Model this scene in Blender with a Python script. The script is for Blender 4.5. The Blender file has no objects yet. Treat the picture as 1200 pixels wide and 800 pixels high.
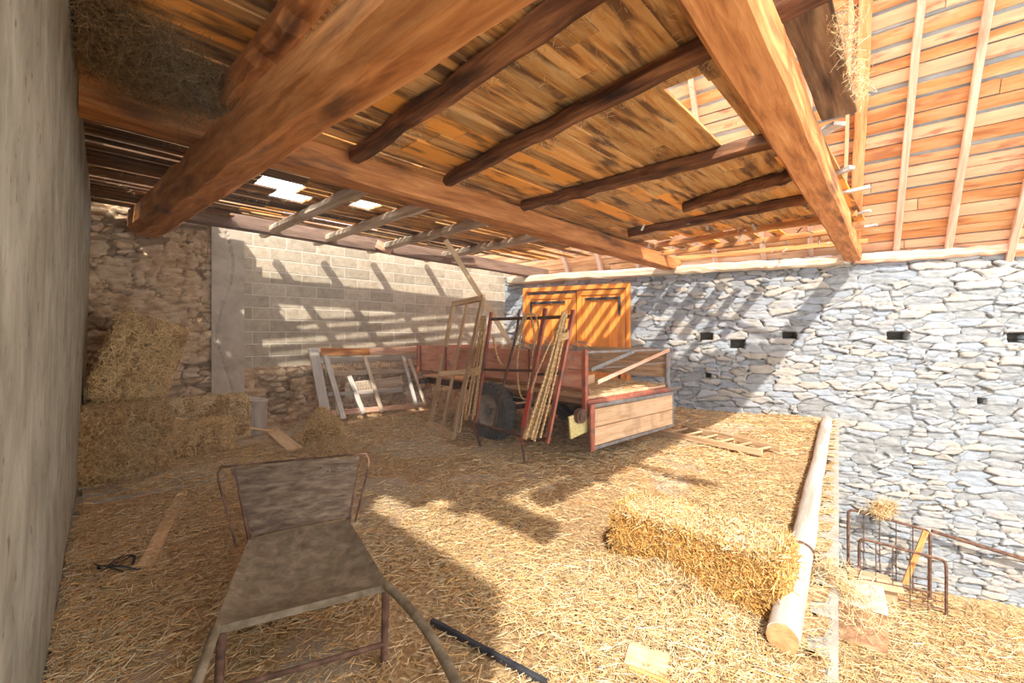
import bpy, math, random
import numpy as np
from mathutils import Vector

random.seed(7)
RS = np.random.RandomState(11)
scene = bpy.context.scene
COL = scene.collection

# ------------------------------------------------------------------ camera model
F, EYE, CX, HY = 505.0, 1.55, 600.0, 392.0
cam_d = bpy.data.cameras.new('camera')
cam_d.sensor_width = 36.0
cam_d.lens = F / 1200.0 * 36.0
cam_d.shift_y = (HY - 400.0) / 1200.0
cam_d.clip_start = 0.02
cam_o = bpy.data.objects.new('camera', cam_d)
COL.objects.link(cam_o)
cam_o.location = (0, 0, EYE)
cam_o.rotation_euler = (math.pi / 2, 0, 0)
scene.camera = cam_o


def A3(*a):
    return np.array(a, float)


def at(px, py, Y):
    return A3((px - CX) / F * Y, Y, EYE + (HY - py) / F * Y)


def at_z(px, py, z):
    return at(px, py, (EYE - z) * F / (py - HY))


def on_plane(px, py, P, N):
    d = A3((px - CX) / F, 1.0, (HY - py) / F)
    o = A3(0, 0, EYE)
    t = np.dot(A3(*P) - o, N) / np.dot(d, N)
    return o + d * t


# frames of the building
U2 = A3(0.688, 0.725, 0)
V2 = A3(-0.725, 0.688, 0)
ZZ = A3(0, 0, 1)


def W(u, v, z=0.0):
    return U2 * u + V2 * v + ZZ * z


Bd = A3(0.7297, 0.6838, 0); Bn = A3(-0.6838, 0.7297, 0)       # block wall
B0 = A3(-4.2, 6.63, 0)
Sd = A3(0.9013, -0.4331, 0); Sn = A3(0.4331, 0.9013, 0)       # stone wall, Sd towards the right
S0 = A3(6.14, 7.75, 0)
Pd = A3(-0.687, 0.7266, 0); Pn = A3(0.7266, 0.687, 0)         # plaster wall
P0 = A3(-2.10, 1.918, 0)
Ed = A3(0.605, 0.796, 0); E0 = A3(1.451, 1.918, 0)            # open edge of the loft
BB = B0 + Bn * 0.3
LOW = -2.85


def isect(a, da, b, db):
    m = np.array([[da[0], -db[0]], [da[1], -db[1]]])
    t = np.linalg.solve(m, (b - a)[:2])
    return a + da * t[0]


# ------------------------------------------------------------------ noise
def _h(i, j, s):
    i = i.astype(np.int64); j = j.astype(np.int64)
    n = (i * 374761393 + j * 668265263 + s * 1442695041) & 0x7fffffff
    n = ((n ^ (n >> 13)) * 1274126177) & 0x7fffffff
    n = (n ^ (n >> 16)) & 0x7fffffff
    return (n % 100003) / 100003.0


def vnoise(x, y, s=0):
    i = np.floor(x); j = np.floor(y)
    fx = x - i; fy = y - j
    fx = fx * fx * (3 - 2 * fx); fy = fy * fy * (3 - 2 * fy)
    a = _h(i, j, s); b = _h(i + 1, j, s); c = _h(i, j + 1, s); d = _h(i + 1, j + 1, s)
    return (a * (1 - fx) + b * fx) * (1 - fy) + (c * (1 - fx) + d * fx) * fy


def fbm(x, y, s=0, o=4):
    r = 0; a = 0.5; t = 0
    for k in range(o):
        r = r + a * vnoise(x, y, s + k * 17); t += a
        x = x * 2.03 + 5.1; y = y * 2.03 + 3.7; a *= 0.5
    return r / t


def voronoi(x, y, s=0, p=2.4, jit=0.85):
    i = np.floor(x); j = np.floor(y)
    f1 = np.full(x.shape, 9.0); f2 = np.full(x.shape, 9.0); idv = np.zeros(x.shape)
    for di in (-1, 0, 1):
        for dj in (-1, 0, 1):
            ci = i + di; cj = j + dj
            qx = ci + 0.5 + jit * (_h(ci, cj, s) - 0.5)
            qy = cj + 0.5 + jit * (_h(ci, cj, s + 5) - 0.5)
            d = (np.abs(x - qx) ** p + np.abs(y - qy) ** p) ** (1 / p)
            r = _h(ci, cj, s + 9)
            near = d < f1
            f2 = np.where(near, f1, np.minimum(f2, d))
            idv = np.where(near, r, idv)
            f1 = np.where(near, d, f1)
    return f1, f2, idv


# ------------------------------------------------------------------ materials
MATS = {}


class NT:
    def __init__(self, name):
        self.m = bpy.data.materials.new(name); self.m.use_nodes = True
        self.t = self.m.node_tree; self.n = self.t.nodes; self.l = self.t.links
        self.b = self.n['Principled BSDF']

    def new(self, t, **kw):
        n = self.n.new(t)
        for k, v in kw.items():
            setattr(n, k, v)
        return n

    def ln(self, a, b):
        self.l.new(a, b)


def ramp(nt, fac, stops):
    r = nt.new('ShaderNodeValToRGB')
    e = r.color_ramp.elements
    while len(e) > 1:
        e.remove(e[-1])
    e[0].position = stops[0][0]; e[0].color = (*stops[0][1], 1)
    for p, c in stops[1:]:
        q = e.new(p); q.color = (*c, 1)
    nt.ln(fac, r.inputs[0])
    return r.outputs[0]


def mixc(nt, fac, a, b, blend='MIX'):
    m = nt.new('ShaderNodeMix', data_type='RGBA', blend_type=blend)
    for sock, val in ((m.inputs[0], fac), (m.inputs[6], a), (m.inputs[7], b)):
        if isinstance(val, (int, float)):
            sock.default_value = val
        elif isinstance(val, tuple):
            sock.default_value = (*val, 1)
        else:
            nt.ln(val, sock)
    return m.outputs[2]


def mat(name, stops, stretch=(1.5, 18, 18), rough=0.75, bump=0.3, bdist=0.01, var=0.35, stain=None,
        metal=0.0, detail=6, hue=None, spec=0.3, edge=None, patch=None):
    """procedural material on the 'gc' (grain coordinate) attribute; 'rnd' varies each piece"""
    nt = NT(name)
    at_ = nt.new('ShaderNodeAttribute', attribute_name='gc')
    ar = nt.new('ShaderNodeAttribute', attribute_name='rnd')
    off = nt.new('ShaderNodeVectorMath', operation='SCALE'); off.inputs[0].default_value = (7.3, 5.1, 9.7)
    nt.ln(ar.outputs['Fac'], off.inputs['Scale'])
    ad = nt.new('ShaderNodeVectorMath', operation='ADD')
    nt.ln(at_.outputs['Vector'], ad.inputs[0]); nt.ln(off.outputs[0], ad.inputs[1])
    ml = nt.new('ShaderNodeVectorMath', operation='MULTIPLY'); ml.inputs[1].default_value = stretch
    nt.ln(ad.outputs[0], ml.inputs[0])
    nz = nt.new('ShaderNodeTexNoise'); nz.inputs['Scale'].default_value = 1.0
    nz.inputs['Detail'].default_value = detail; nz.inputs['Roughness'].default_value = 0.65
    nz.inputs['Distortion'].default_value = 0.4
    nt.ln(ml.outputs[0], nz.inputs['Vector'])
    c = ramp(nt, nz.outputs['Fac'], stops)
    if hue:
        c = mixc(nt, ramp(nt, ar.outputs['Fac'], [(hue[0], (0, 0, 0)), (hue[0] + 0.08, (hue[2],) * 3)]), c, hue[1])
    hs = nt.new('ShaderNodeHueSaturation')
    mr = nt.new('ShaderNodeMapRange'); mr.inputs['To Min'].default_value = 1 - var; mr.inputs['To Max'].default_value = 1 + var * 0.6
    nt.ln(ar.outputs['Fac'], mr.inputs['Value']); nt.ln(mr.outputs[0], hs.inputs['Value']); nt.ln(c, hs.inputs['Color'])
    c = hs.outputs[0]
    if stain:
        sc, scale, lo, hi, amt = stain
        st = nt.new('ShaderNodeTexNoise'); st.inputs['Detail'].default_value = 5; st.inputs['Scale'].default_value = 1
        m2 = nt.new('ShaderNodeVectorMath', operation='MULTIPLY'); m2.inputs[1].default_value = scale
        nt.ln(ad.outputs[0], m2.inputs[0]); nt.ln(m2.outputs[0], st.inputs['Vector'])
        f = ramp(nt, st.outputs['Fac'], [(lo, (0, 0, 0)), (hi, (amt,) * 3)])
        c = mixc(nt, f, c, sc)
    if patch:
        pt = nt.new('ShaderNodeTexNoise'); pt.inputs['Detail'].default_value = 3; pt.inputs['Scale'].default_value = patch[1]
        nt.ln(ad.outputs[0], pt.inputs['Vector'])
        c = mixc(nt, ramp(nt, pt.outputs['Fac'], [(patch[2], (0, 0, 0)), (patch[3], (patch[4],) * 3)]), c, patch[0])
    if edge:
        ae = nt.new('ShaderNodeAttribute', attribute_name='edge')
        c = mixc(nt, ramp(nt, ae.outputs['Fac'], [(edge[1], (1, 1, 1)), (edge[2], (0, 0, 0))]), c, edge[0])
    nt.ln(c, nt.b.inputs['Base Color'])
    nt.b.inputs['Roughness'].default_value = rough
    nt.b.inputs['Metallic'].default_value = metal
    nt.b.inputs['Specular IOR Level'].default_value = spec
    bp = nt.new('ShaderNodeBump'); bp.inputs['Strength'].default_value = bump; bp.inputs['Distance'].default_value = bdist
    nt.ln(nz.outputs['Fac'], bp.inputs['Height']); nt.ln(bp.outputs[0], nt.b.inputs['Normal'])
    MATS[name] = nt.m
    return nt.m


mat('orange_timber', [(0.25, (.20, .065, .02)), (0.45, (.50, .19, .055)), (0.62, (.68, .30, .10)), (0.8, (.80, .45, .20))],
    stretch=(1.6, 16, 16), stain=((.06, .03, .02), (1.2, 7, 7), .56, .70, .75), var=.12, bump=.6)
mat('brown_timber', [(0.25, (.13, .06, .03)), (0.5, (.36, .18, .085)), (0.75, (.60, .36, .20))],
    stretch=(1.6, 18, 18), stain=((.05, .03, .02), (1.0, 6, 6), .55, .72, .7), var=.15, bump=.6)
mat('dark_brown_timber', [(0.25, (.07, .04, .028)), (0.5, (.20, .12, .08)), (0.75, (.34, .22, .15))],
    stretch=(1.6, 18, 18), var=.1, bump=.6)
mat('dark_joist', [(0.3, (.06, .025, .012)), (0.5, (.19, .075, .03)), (0.75, (.46, .20, .075))],
    stretch=(1.6, 16, 16), stain=((.02, .012, .01), (1.5, 8, 8), .48, .66, .8), var=.15, bump=.6)
mat('pale_timber', [(0.25, (.36, .24, .15)), (0.5, (.60, .45, .30)), (0.75, (.80, .68, .52))],
    stretch=(1.6, 18, 18), stain=((.18, .11, .07), (1.2, 6, 6), .58, .74, .6), var=.15, bump=.5)
mat('ceiling_boards', [(0.28, (.28, .10, .03)), (0.45, (.66, .32, .09)), (0.62, (.82, .50, .20)), (0.78, (.90, .70, .40))],
    stretch=(1.4, 15, 15), stain=((.10, .045, .025), (1.6, 8, 8), .51, .63, .85), var=.38, bump=.7,
    hue=(.68, (.85, .36, .06), .85))
mat('old_boards', [(0.28, (.12, .055, .025)), (0.5, (.32, .17, .08)), (0.75, (.52, .34, .18))],
    stretch=(1.4, 20, 20), stain=((.04, .02, .012), (1.2, 9, 9), .45, .62, .85), var=.4, bump=.8)
mat('roof_boards', [(0.28, (.40, .13, .05)), (0.45, (.66, .27, .09)), (0.62, (.78, .40, .18)), (0.8, (.84, .58, .38))],
    stretch=(1.2, 10, 10), stain=((.36, .13, .06), (2.2, 7, 7), .58, .70, .8), var=.22, bump=.4,
    hue=(.6, (.70, .45, .30), .5))
mat('rafter_wood', [(0.3, (.48, .24, .13)), (0.5, (.68, .40, .26)), (0.75, (.80, .58, .42))],
    stretch=(1.4, 16, 16), stain=((.35, .15, .08), (1, 6, 6), .56, .74, .7), var=.2, bump=.4)
mat('slate', [(0.3, (.35, .36, .33)), (0.7, (.60, .61, .57))], stretch=(2, 2, 2), var=.15)
mat('plaster', [(0.3, (.21, .20, .15)), (0.5, (.32, .305, .235)), (0.7, (.43, .415, .335))],
    stretch=(5, 5, 3), stain=((.15, .10, .06), (24, 24, 15), .655, .69, .8), var=0, bump=.6, bdist=.02, rough=.9)
mat('rubble', [(0.3, (.20, .197, .188)), (0.5, (.31, .302, .285)), (0.7, (.41, .40, .375))],
    stretch=(6, 6, 12), var=.27, bump=.8, bdist=.025, rough=.9, hue=(.55, (.36, .29, .21), .55),
    stain=((.29, .32, .36), (.9, .9, 1.8), .46, .58, .6), edge=((.11, .09, .07), .03, .15))
mat('mud_rubble', [(0.3, (.36, .21, .11)), (0.5, (.62, .41, .23)), (0.7, (.80, .60, .39))],
    stretch=(6, 6, 10), var=.3, bump=1.0, bdist=.03, rough=.95, hue=(.7, (.56, .42, .30), .5),
    stain=((.60, .45, .30), (1.4, 1.4, 1.4), .5, .62, .5), edge=((.30, .18, .10), .04, .3))
mat('block', [(0.3, (.36, .28, .19)), (0.5, (.46, .37, .26)), (0.7, (.55, .46, .34))],
    stretch=(9, 9, 9), var=.2, bump=.4, rough=.95, edge=((.62, .56, .46), .3, .8))
mat('render_coat', [(0.3, (.36, .28, .20)), (0.6, (.54, .44, .33))], stretch=(3, 3, 3), var=0, bump=.5, rough=.95)
mat('concrete', [(0.3, (.27, .235, .19)), (0.7, (.42, .375, .31))], stretch=(4, 4, 4), var=.05, bump=.4, rough=.9)
mat('litter', [(0.3, (.14, .075, .035)), (0.45, (.33, .20, .09)), (0.6, (.52, .35, .18)), (0.78, (.74, .57, .35))],
    stretch=(34, 34, 34), var=0, bump=1.0, bdist=.02, rough=.95, stain=((.52, .25, .06), (.9, .9, .9), .50, .62, .6), patch=((.46, .37, .27), .9, .55, .60, .85))
mat('straw', [(0.3, (.54, .34, .14)), (0.5, (.74, .54, .28)), (0.7, (.88, .74, .50))],
    stretch=(.9, .9, .9), var=.55, bump=0, rough=.7, hue=(.7, (.50, .25, .07), .75), detail=2)
mat('shaded_straw', [(0.3, (.46, .22, .05)), (0.5, (.64, .36, .10)), (0.7, (.76, .50, .20))],
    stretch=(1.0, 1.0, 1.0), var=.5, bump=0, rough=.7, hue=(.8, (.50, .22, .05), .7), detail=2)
mat('hay', [(0.3, (.56, .35, .13)), (0.5, (.80, .54, .24)), (0.7, (.92, .70, .38))],
    stretch=(4, 4, 4), var=.45, bump=0, rough=.8, detail=2)
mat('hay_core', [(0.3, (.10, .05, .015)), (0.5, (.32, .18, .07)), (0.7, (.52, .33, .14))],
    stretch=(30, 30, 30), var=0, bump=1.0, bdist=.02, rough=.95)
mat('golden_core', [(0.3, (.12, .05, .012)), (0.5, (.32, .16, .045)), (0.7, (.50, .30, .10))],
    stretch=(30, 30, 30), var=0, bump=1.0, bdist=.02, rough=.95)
mat('red_paint', [(0.3, (.48, .16, .09)), (0.5, (.68, .30, .18)), (0.7, (.78, .44, .29))],
    stretch=(2, 9, 9), stain=((.30, .20, .15), (4, 6, 6), .60, .68, .75), var=.15, bump=.3, rough=.6)
mat('red_steel', [(0.3, (.25, .065, .035)), (0.6, (.44, .13, .07)), (0.75, (.56, .24, .14))],
    stretch=(6, 12, 12), stain=((.16, .09, .07), (8, 8, 8), .52, .64, .8), var=.15, bump=.2, rough=.55)
mat('bright_red_steel', [(0.3, (.60, .06, .03)), (0.7, (.72, .10, .06))], stretch=(6, 12, 12), var=.1, bump=.1, rough=.5)
mat('rust', [(0.3, (.05, .025, .018)), (0.5, (.12, .058, .035)), (0.7, (.22, .12, .075))],
    stretch=(14, 14, 14), var=.15, bump=.4, bdist=.003, rough=.8)
mat('grey_steel', [(0.3, (.14, .12, .11)), (0.6, (.27, .24, .21))], stretch=(10, 10, 10), var=.1, bump=.2,
    bdist=.003, rough=.6, stain=((.28, .14, .08), (6, 6, 6), .58, .68, .6))
mat('dusty_steel', [(0.3, (.11, .078, .045)), (0.5, (.19, .14, .085)), (0.7, (.29, .225, .15))], stretch=(16, 16, 16), var=.05,
    bump=.25, bdist=.003, rough=.75, stain=((.20, .13, .08), (9, 9, 9), .60, .68, .6))
mat('plywood', [(0.3, (.06, .035, .022)), (0.5, (.16, .105, .065)), (0.7, (.28, .20, .13))],
    stretch=(9, 40, 40), var=.1, bump=.5, rough=.85, stain=((.09, .06, .045), (8, 8, 8), .58, .68, .7))
mat('new_wood', [(0.3, (.55, .32, .15)), (0.5, (.72, .48, .26)), (0.7, (.82, .62, .38))],
    stretch=(1.6, 20, 20), var=.15, bump=.3)
mat('frame_wood', [(0.3, (.36, .20, .10)), (0.5, (.56, .36, .19)), (0.7, (.72, .51, .31))],
    stretch=(1.6, 20, 20), var=.15, bump=.3)
mat('tailgate_wood', [(0.3, (.52, .29, .14)), (0.5, (.70, .44, .24)), (0.7, (.80, .56, .34))],
    stretch=(2, 22, 22), var=.1, bump=.3, stain=((.34, .18, .09), (3, 3, 3), .58, .70, .5))
mat('orange_door', [(0.3, (.58, .15, .02)), (0.5, (.78, .25, .035)), (0.7, (.88, .36, .09))],
    stretch=(1.5, 26, 26), var=.14, bump=.2, rough=.5)
mat('dusty_rim', [(0.3, (.26, .20, .14)), (0.6, (.44, .36, .27)), (0.75, (.54, .44, .33))], stretch=(9, 9, 9), var=.05, bump=.2, bdist=.003, rough=.8)
mat('black_iron', [(0.3, (.02, .02, .025)), (0.7, (.05, .05, .055))], stretch=(10, 10, 10), var=0, bump=.1, rough=.5)
mat('rubber', [(0.3, (.06, .055, .05)), (0.7, (.17, .15, .13))], stretch=(12, 12, 12), var=.1, bump=.2, rough=.85)
mat('rope', [(0.3, (.34, .22, .11)), (0.5, (.58, .35, .15)), (0.7, (.74, .50, .26))], stretch=(30, 30, 30), var=.25,
    bump=.3, bdist=.002, rough=.9)
mat('log_bark', [(0.3, (.30, .235, .18)), (0.5, (.45, .375, .305)), (0.7, (.56, .49, .42))], stretch=(1.2, 14, 14), var=.05,
    bump=.4, rough=.85)
mat('end_grain', [(0.3, (.40, .18, .07)), (0.7, (.66, .36, .16))], stretch=(20, 20, 20), var=0, bump=.4, rough=.85)
mat('white_wood', [(0.3, (.42, .35, .28)), (0.7, (.62, .55, .47))], stretch=(2, 16, 16), var=.1, bump=.3)
mat('chipboard', [(0.3, (.52, .38, .12)), (0.7, (.80, .66, .30))], stretch=(40, 40, 40), var=.1, bump=.3)
mat('cardboard', [(0.3, (.42, .26, .14)), (0.7, (.56, .37, .22))], stretch=(5, 5, 5), var=.1, bump=.1)
mat('pink_print', [(0.3, (.75, .12, .18)), (0.7, (.82, .20, .26))], stretch=(5, 5, 5), var=0, bump=0)
mat('white_card', [(0.3, (.80, .78, .76)), (0.7, (.88, .86, .84))], stretch=(5, 5, 5), var=0, bump=0)
mat('brown_hay', [(0.3, (.38, .23, .09)), (0.5, (.58, .38, .17)), (0.7, (.74, .52, .27))], stretch=(4, 4, 4), var=.5, bump=0, rough=.8, detail=2)
mat('pale_hay', [(0.3, (.62, .42, .18)), (0.5, (.84, .62, .32)), (0.7, (.94, .78, .50))], stretch=(4, 4, 4), var=.45, bump=0, rough=.8, detail=2)
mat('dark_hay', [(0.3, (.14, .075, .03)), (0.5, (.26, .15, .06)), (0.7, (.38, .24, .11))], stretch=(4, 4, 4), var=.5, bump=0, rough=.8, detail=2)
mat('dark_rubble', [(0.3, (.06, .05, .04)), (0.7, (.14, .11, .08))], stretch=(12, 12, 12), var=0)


# ------------------------------------------------------------------ mesh building
class MB:
    def __init__(self):
        self.v = []; self.gc = []; self.r = []; self.e = []; self.loops = []; self.cnt = []; self.n = 0
        self.mi = []; self.cur = 0

    def add(self, v, faces, gc=None, rnd=0.5, edge=1.0):
        v = np.asarray(v, float).reshape(-1, 3)
        self.v.append(v)
        self.gc.append(v if gc is None else np.asarray(gc, float).reshape(-1, 3))
        self.r.append(np.full(len(v), rnd) if np.isscalar(rnd) else np.asarray(rnd, float).ravel())
        self.e.append(np.full(len(v), edge) if np.isscalar(edge) else np.asarray(edge, float).ravel())
        if isinstance(faces, np.ndarray):
            self.loops.append((faces + self.n).ravel()); self.cnt.append(np.full(len(faces), faces.shape[1]))
            self.mi.append(np.full(len(faces), self.cur))
        else:
            self.loops.append(np.array([i for f in faces for i in f]) + self.n)
            self.cnt.append(np.array([len(f) for f in faces])); self.mi.append(np.full(len(faces), self.cur))
        self.n += len(v)
        return self

    def verts(self):
        return np.concatenate(self.v)

    def mesh(self, name, origin, smooth):
        me = bpy.data.meshes.new(name)
        v = self.verts() - origin
        lp = np.concatenate(self.loops).astype(np.int32); ct = np.concatenate(self.cnt).astype(np.int32)
        me.vertices.add(len(v)); me.vertices.foreach_set('co', v.astype(np.float32).ravel())
        me.loops.add(len(lp)); me.loops.foreach_set('vertex_index', lp)
        me.polygons.add(len(ct))
        st = np.concatenate([[0], np.cumsum(ct)[:-1]]).astype(np.int32)
        me.polygons.foreach_set('loop_start', st)
        me.polygons.foreach_set('loop_total', ct)
        me.polygons.foreach_set('material_index', np.concatenate(self.mi).astype(np.int32))
        me.polygons.foreach_set('use_smooth', np.full(len(ct), bool(smooth)))
        a = me.attributes.new('gc', 'FLOAT_VECTOR', 'POINT'); a.data.foreach_set('vector', np.concatenate(self.gc).astype(np.float32).ravel())
        a = me.attributes.new('rnd', 'FLOAT', 'POINT'); a.data.foreach_set('value', np.concatenate(self.r).astype(np.float32))
        a = me.attributes.new('edge', 'FLOAT', 'POINT'); a.data.foreach_set('value', np.concatenate(self.e).astype(np.float32))
        me.update(calc_edges=True)
        me.validate()
        return me


def link_mesh(name, mb, m, parent=None, origin=None, smooth=False):
    if origin is None:
        v = mb.verts(); lo = v.min(0); hi = v.max(0)
        origin = A3((lo[0] + hi[0]) / 2, (lo[1] + hi[1]) / 2, lo[2])
    me = mb.mesh(name, origin, smooth)
    for k in (m if isinstance(m, (list, tuple)) else [m]):
        me.materials.append(MATS[k])
    o = bpy.data.objects.new(name, me); COL.objects.link(o)
    if parent is None:
        o.location = origin
    else:
        o.parent = parent
    return o


def tag(o, label, cat, group=None, kind=None):
    if label: o['label'] = label
    if cat: o['category'] = cat
    if group: o['group'] = group
    if kind: o['kind'] = kind
    return o


def struct(name, mb, m, label=None, smooth=False, kind='structure'):
    o = link_mesh(name, mb, m, smooth=smooth)
    o['kind'] = kind
    if label: o['label'] = label
    return o


def one(name, label, cat, mb, m, group=None, smooth=False, kind=None):
    return tag(link_mesh(name, mb, m, smooth=smooth), label, cat, group, kind)


def thing(name, label, cat, parts, group=None, kind=None):
    """parts: (name, MB, material[, smooth[, subparts[, label]]])"""
    allv = np.concatenate([p[1].verts() for p in parts]); lo = allv.min(0); hi = allv.max(0)
    L = A3((lo[0] + hi[0]) / 2, (lo[1] + hi[1]) / 2, lo[2])
    e = bpy.data.objects.new(name, None); COL.objects.link(e); e.location = L
    e.empty_display_size = .1
    tag(e, label, cat, group, kind)
    for p in parts:
        o = link_mesh(p[0], p[1], p[2], e, L, p[3] if len(p) > 3 else False)
        if len(p) > 5 and p[5]: o['label'] = p[5]
        for q in (p[4] if len(p) > 4 and p[4] else []):
            s = link_mesh(q[0], q[1], q[2], o, L, q[3] if len(q) > 3 else False)
            if len(q) > 5 and q[5]: s['label'] = q[5]
    return e


def rect(w, h, c=0.006):
    a, b = w / 2, h / 2; c = min(c, a * .5, b * .5)
    return np.array([(a - c, -b), (a, -b + c), (a, b - c), (a - c, b), (-a + c, b), (-a, b - c), (-a, -b + c), (-a + c, -b)])


def circ(r, n=10):
    t = np.linspace(0, 2 * math.pi, n, endpoint=False)
    return np.stack([np.cos(t) * r, np.sin(t) * r], 1)


def unit(a):
    return a / (np.linalg.norm(a) + 1e-12)


def sweep(mb, pts, prof, up=None, sc=None, twist=0.0, jit=0.0, cap=True, rnd=None, closed=False, rot=0.0, seed=0):
    pts = np.asarray(pts, float); n = len(pts); k = len(prof)
    if rnd is None: rnd = random.random()
    tan = np.zeros_like(pts)
    if closed:
        tan = np.roll(pts, -1, 0) - np.roll(pts, 1, 0)
    else:
        tan[1:-1] = pts[2:] - pts[:-2]; tan[0] = pts[1] - pts[0]; tan[-1] = pts[-1] - pts[-2]
    tan = tan / (np.linalg.norm(tan, axis=1, keepdims=True) + 1e-12)
    u = ZZ if up is None else unit(np.asarray(up, float))
    if abs(np.dot(u, tan[0])) > .96: u = A3(1, 0, 0) if abs(tan[0][0]) < .9 else A3(0, 1, 0)
    d = 0.0; V = []; G = []
    rr = np.random.RandomState(seed + int(abs(pts[0].sum()) * 997) % 100000)
    base = rr.normal(0, 1, prof.shape) * jit * .5
    zc = u
    for i in range(n):
        t = tan[i]
        zc = unit(zc - t * np.dot(zc, t)); yc = np.cross(zc, t)
        if i: d += np.linalg.norm(pts[i] - pts[i - 1])
        p = prof * (1.0 if sc is None else sc[i]) + base + rr.normal(0, 1, prof.shape) * jit * .35 + (rr.normal(0, 1, 2) * jit * .6)[None]
        a = rot + twist * d
        c, s = math.cos(a), math.sin(a)
        q = np.stack([p[:, 0] * c - p[:, 1] * s, p[:, 0] * s + p[:, 1] * c], 1)
        V.append(pts[i] + q[:, :1] * yc + q[:, 1:] * zc)
        G.append(np.stack([np.full(k, d), p[:, 0], p[:, 1]], 1))
    V = np.concatenate(V); G = np.concatenate(G)
    m = n if closed else n - 1
    i = np.repeat(np.arange(m), k); j = np.tile(np.arange(k), m); i2 = (i + 1) % n; j2 = (j + 1) % k
    mb.add(V, np.stack([i * k + j, i * k + j2, i2 * k + j2, i2 * k + j], 1), G, rnd)
    if cap and not closed:
        for row, rev in ((0, True), (n - 1, False)):
            vv = V[row * k:(row + 1) * k]; f = list(range(k))
            gg = G[row * k:(row + 1) * k]
            mb.add(vv, [f[::-1] if rev else f], gg, rnd)
    return mb


def seg(p0, p1, n):
    t = np.linspace(0, 1, n)[:, None]
    return A3(*p0)[None] * (1 - t) + A3(*p1)[None] * t


def bar(mb, p0, p1, w, h, up=None, n=2, jit=0.0, c=.004, rnd=None, **kw):
    return sweep(mb, seg(p0, p1, n), rect(w, h, c), up=up, jit=jit, rnd=rnd, **kw)


def rod(mb, p0, p1, r, k=8, n=2, jit=0.0, **kw):
    return sweep(mb, seg(p0, p1, n), circ(r, k), jit=jit, **kw)


def smooth_path(pts, n=6):
    pts = [A3(*p) for p in pts]; out = []
    P = [pts[0]] + pts + [pts[-1]]
    for i in range(1, len(P) - 2):
        for t in np.linspace(0, 1, n, endpoint=False):
            a, b, c, d = P[i - 1], P[i], P[i + 1], P[i + 2]
            out.append(.5 * ((2 * b) + (c - a) * t + (2 * a - 5 * b + 4 * c - d) * t * t + (3 * b - a - 3 * c + d) * t ** 3))
    out.append(pts[-1])
    return np.array(out)


def grid_faces(nu, nv):
    i, j = np.meshgrid(np.arange(nu - 1), np.arange(nv - 1), indexing='ij')
    i = i.ravel(); j = j.ravel()
    return np.stack([i * nv + j, (i + 1) * nv + j, (i + 1) * nv + j + 1, i * nv + j + 1], 1)


def prism(mb, poly, z0, z1, rnd=.5):
    poly = [A3(*p[:2], 0) for p in poly]; n = len(poly)
    v = [p + ZZ * z0 for p in poly] + [p + ZZ * z1 for p in poly]
    f = [list(range(n))[::-1], list(range(n, 2 * n))] + [[i, (i + 1) % n, n + (i + 1) % n, n + i] for i in range(n)]
    return mb.add(v, f, rnd=rnd)


def blades(mb, c, d, ln, wd, bend=0.0, rnd=None, two=False):
    """thin three-sided straws: centres, directions, lengths, widths"""
    n = len(c)
    if n == 0: return mb
    d = d / np.linalg.norm(d, axis=1, keepdims=True)
    r = RS.normal(0, 1, (n, 3)); a = np.cross(d, r); a /= np.linalg.norm(a, axis=1, keepdims=True)
    b = np.cross(d, a)
    ts = (-.5, 0, .5) if two else (-.5, .5)
    rings = []
    for t in ts:
        ctr = c + d * (ln * t)[:, None] + a * (bend * ln * (4 * t * t - .5))[:, None] if two else c + d * (ln * t)[:, None]
        for k in range(3):
            an = k * 2.0944
            rings.append(ctr + (a * math.cos(an) + b * math.sin(an)) * (wd * .5)[:, None])
    m = len(ts) * 3
    V = np.stack(rings, 1).reshape(-1, 3)
    base = np.arange(n)[:, None] * m
    F_ = []
    for s in range(len(ts) - 1):
        for k in range(3):
            F_.append(np.concatenate([base + s * 3 + k, base + s * 3 + (k + 1) % 3, base + s * 3 + 3 + (k + 1) % 3, base + s * 3 + 3 + k], 1))
    if rnd is None: rnd = RS.rand(n)
    return mb.add(V, np.concatenate(F_, 0), None, np.repeat(rnd, m))


def rdir(n, flat=0.15):
    a = RS.rand(n) * 2 * math.pi
    return np.stack([np.cos(a), np.sin(a), RS.normal(0, flat, n)], 1)


# ------------------------------------------------------------------ setting: walls
def hfield(org, du, inward, s0, s1, z0, z1, res, fn, thick=.3):
    ns = int((s1 - s0) / res) + 1; nz = int((z1 - z0) / res) + 1
    s, z = np.meshgrid(np.linspace(s0, s1, ns), np.linspace(z0, z1, nz), indexing='ij')
    h, r, e = fn(s, z)
    P = org[None, None] + du * s[..., None] + ZZ * z[..., None] + inward * h[..., None]
    P = P - ZZ * org[2]
    mb = MB()
    mb.add(P, grid_faces(ns, nz), np.stack([s, h * 0, z], -1), r, e)
    # body behind the face
    a = org - ZZ * org[2]
    c = [a + du * s0 - inward * .015, a + du * s1 - inward * .015, a + du * s1 - inward * thick, a + du * s0 - inward * thick]
    return mb, c


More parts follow.
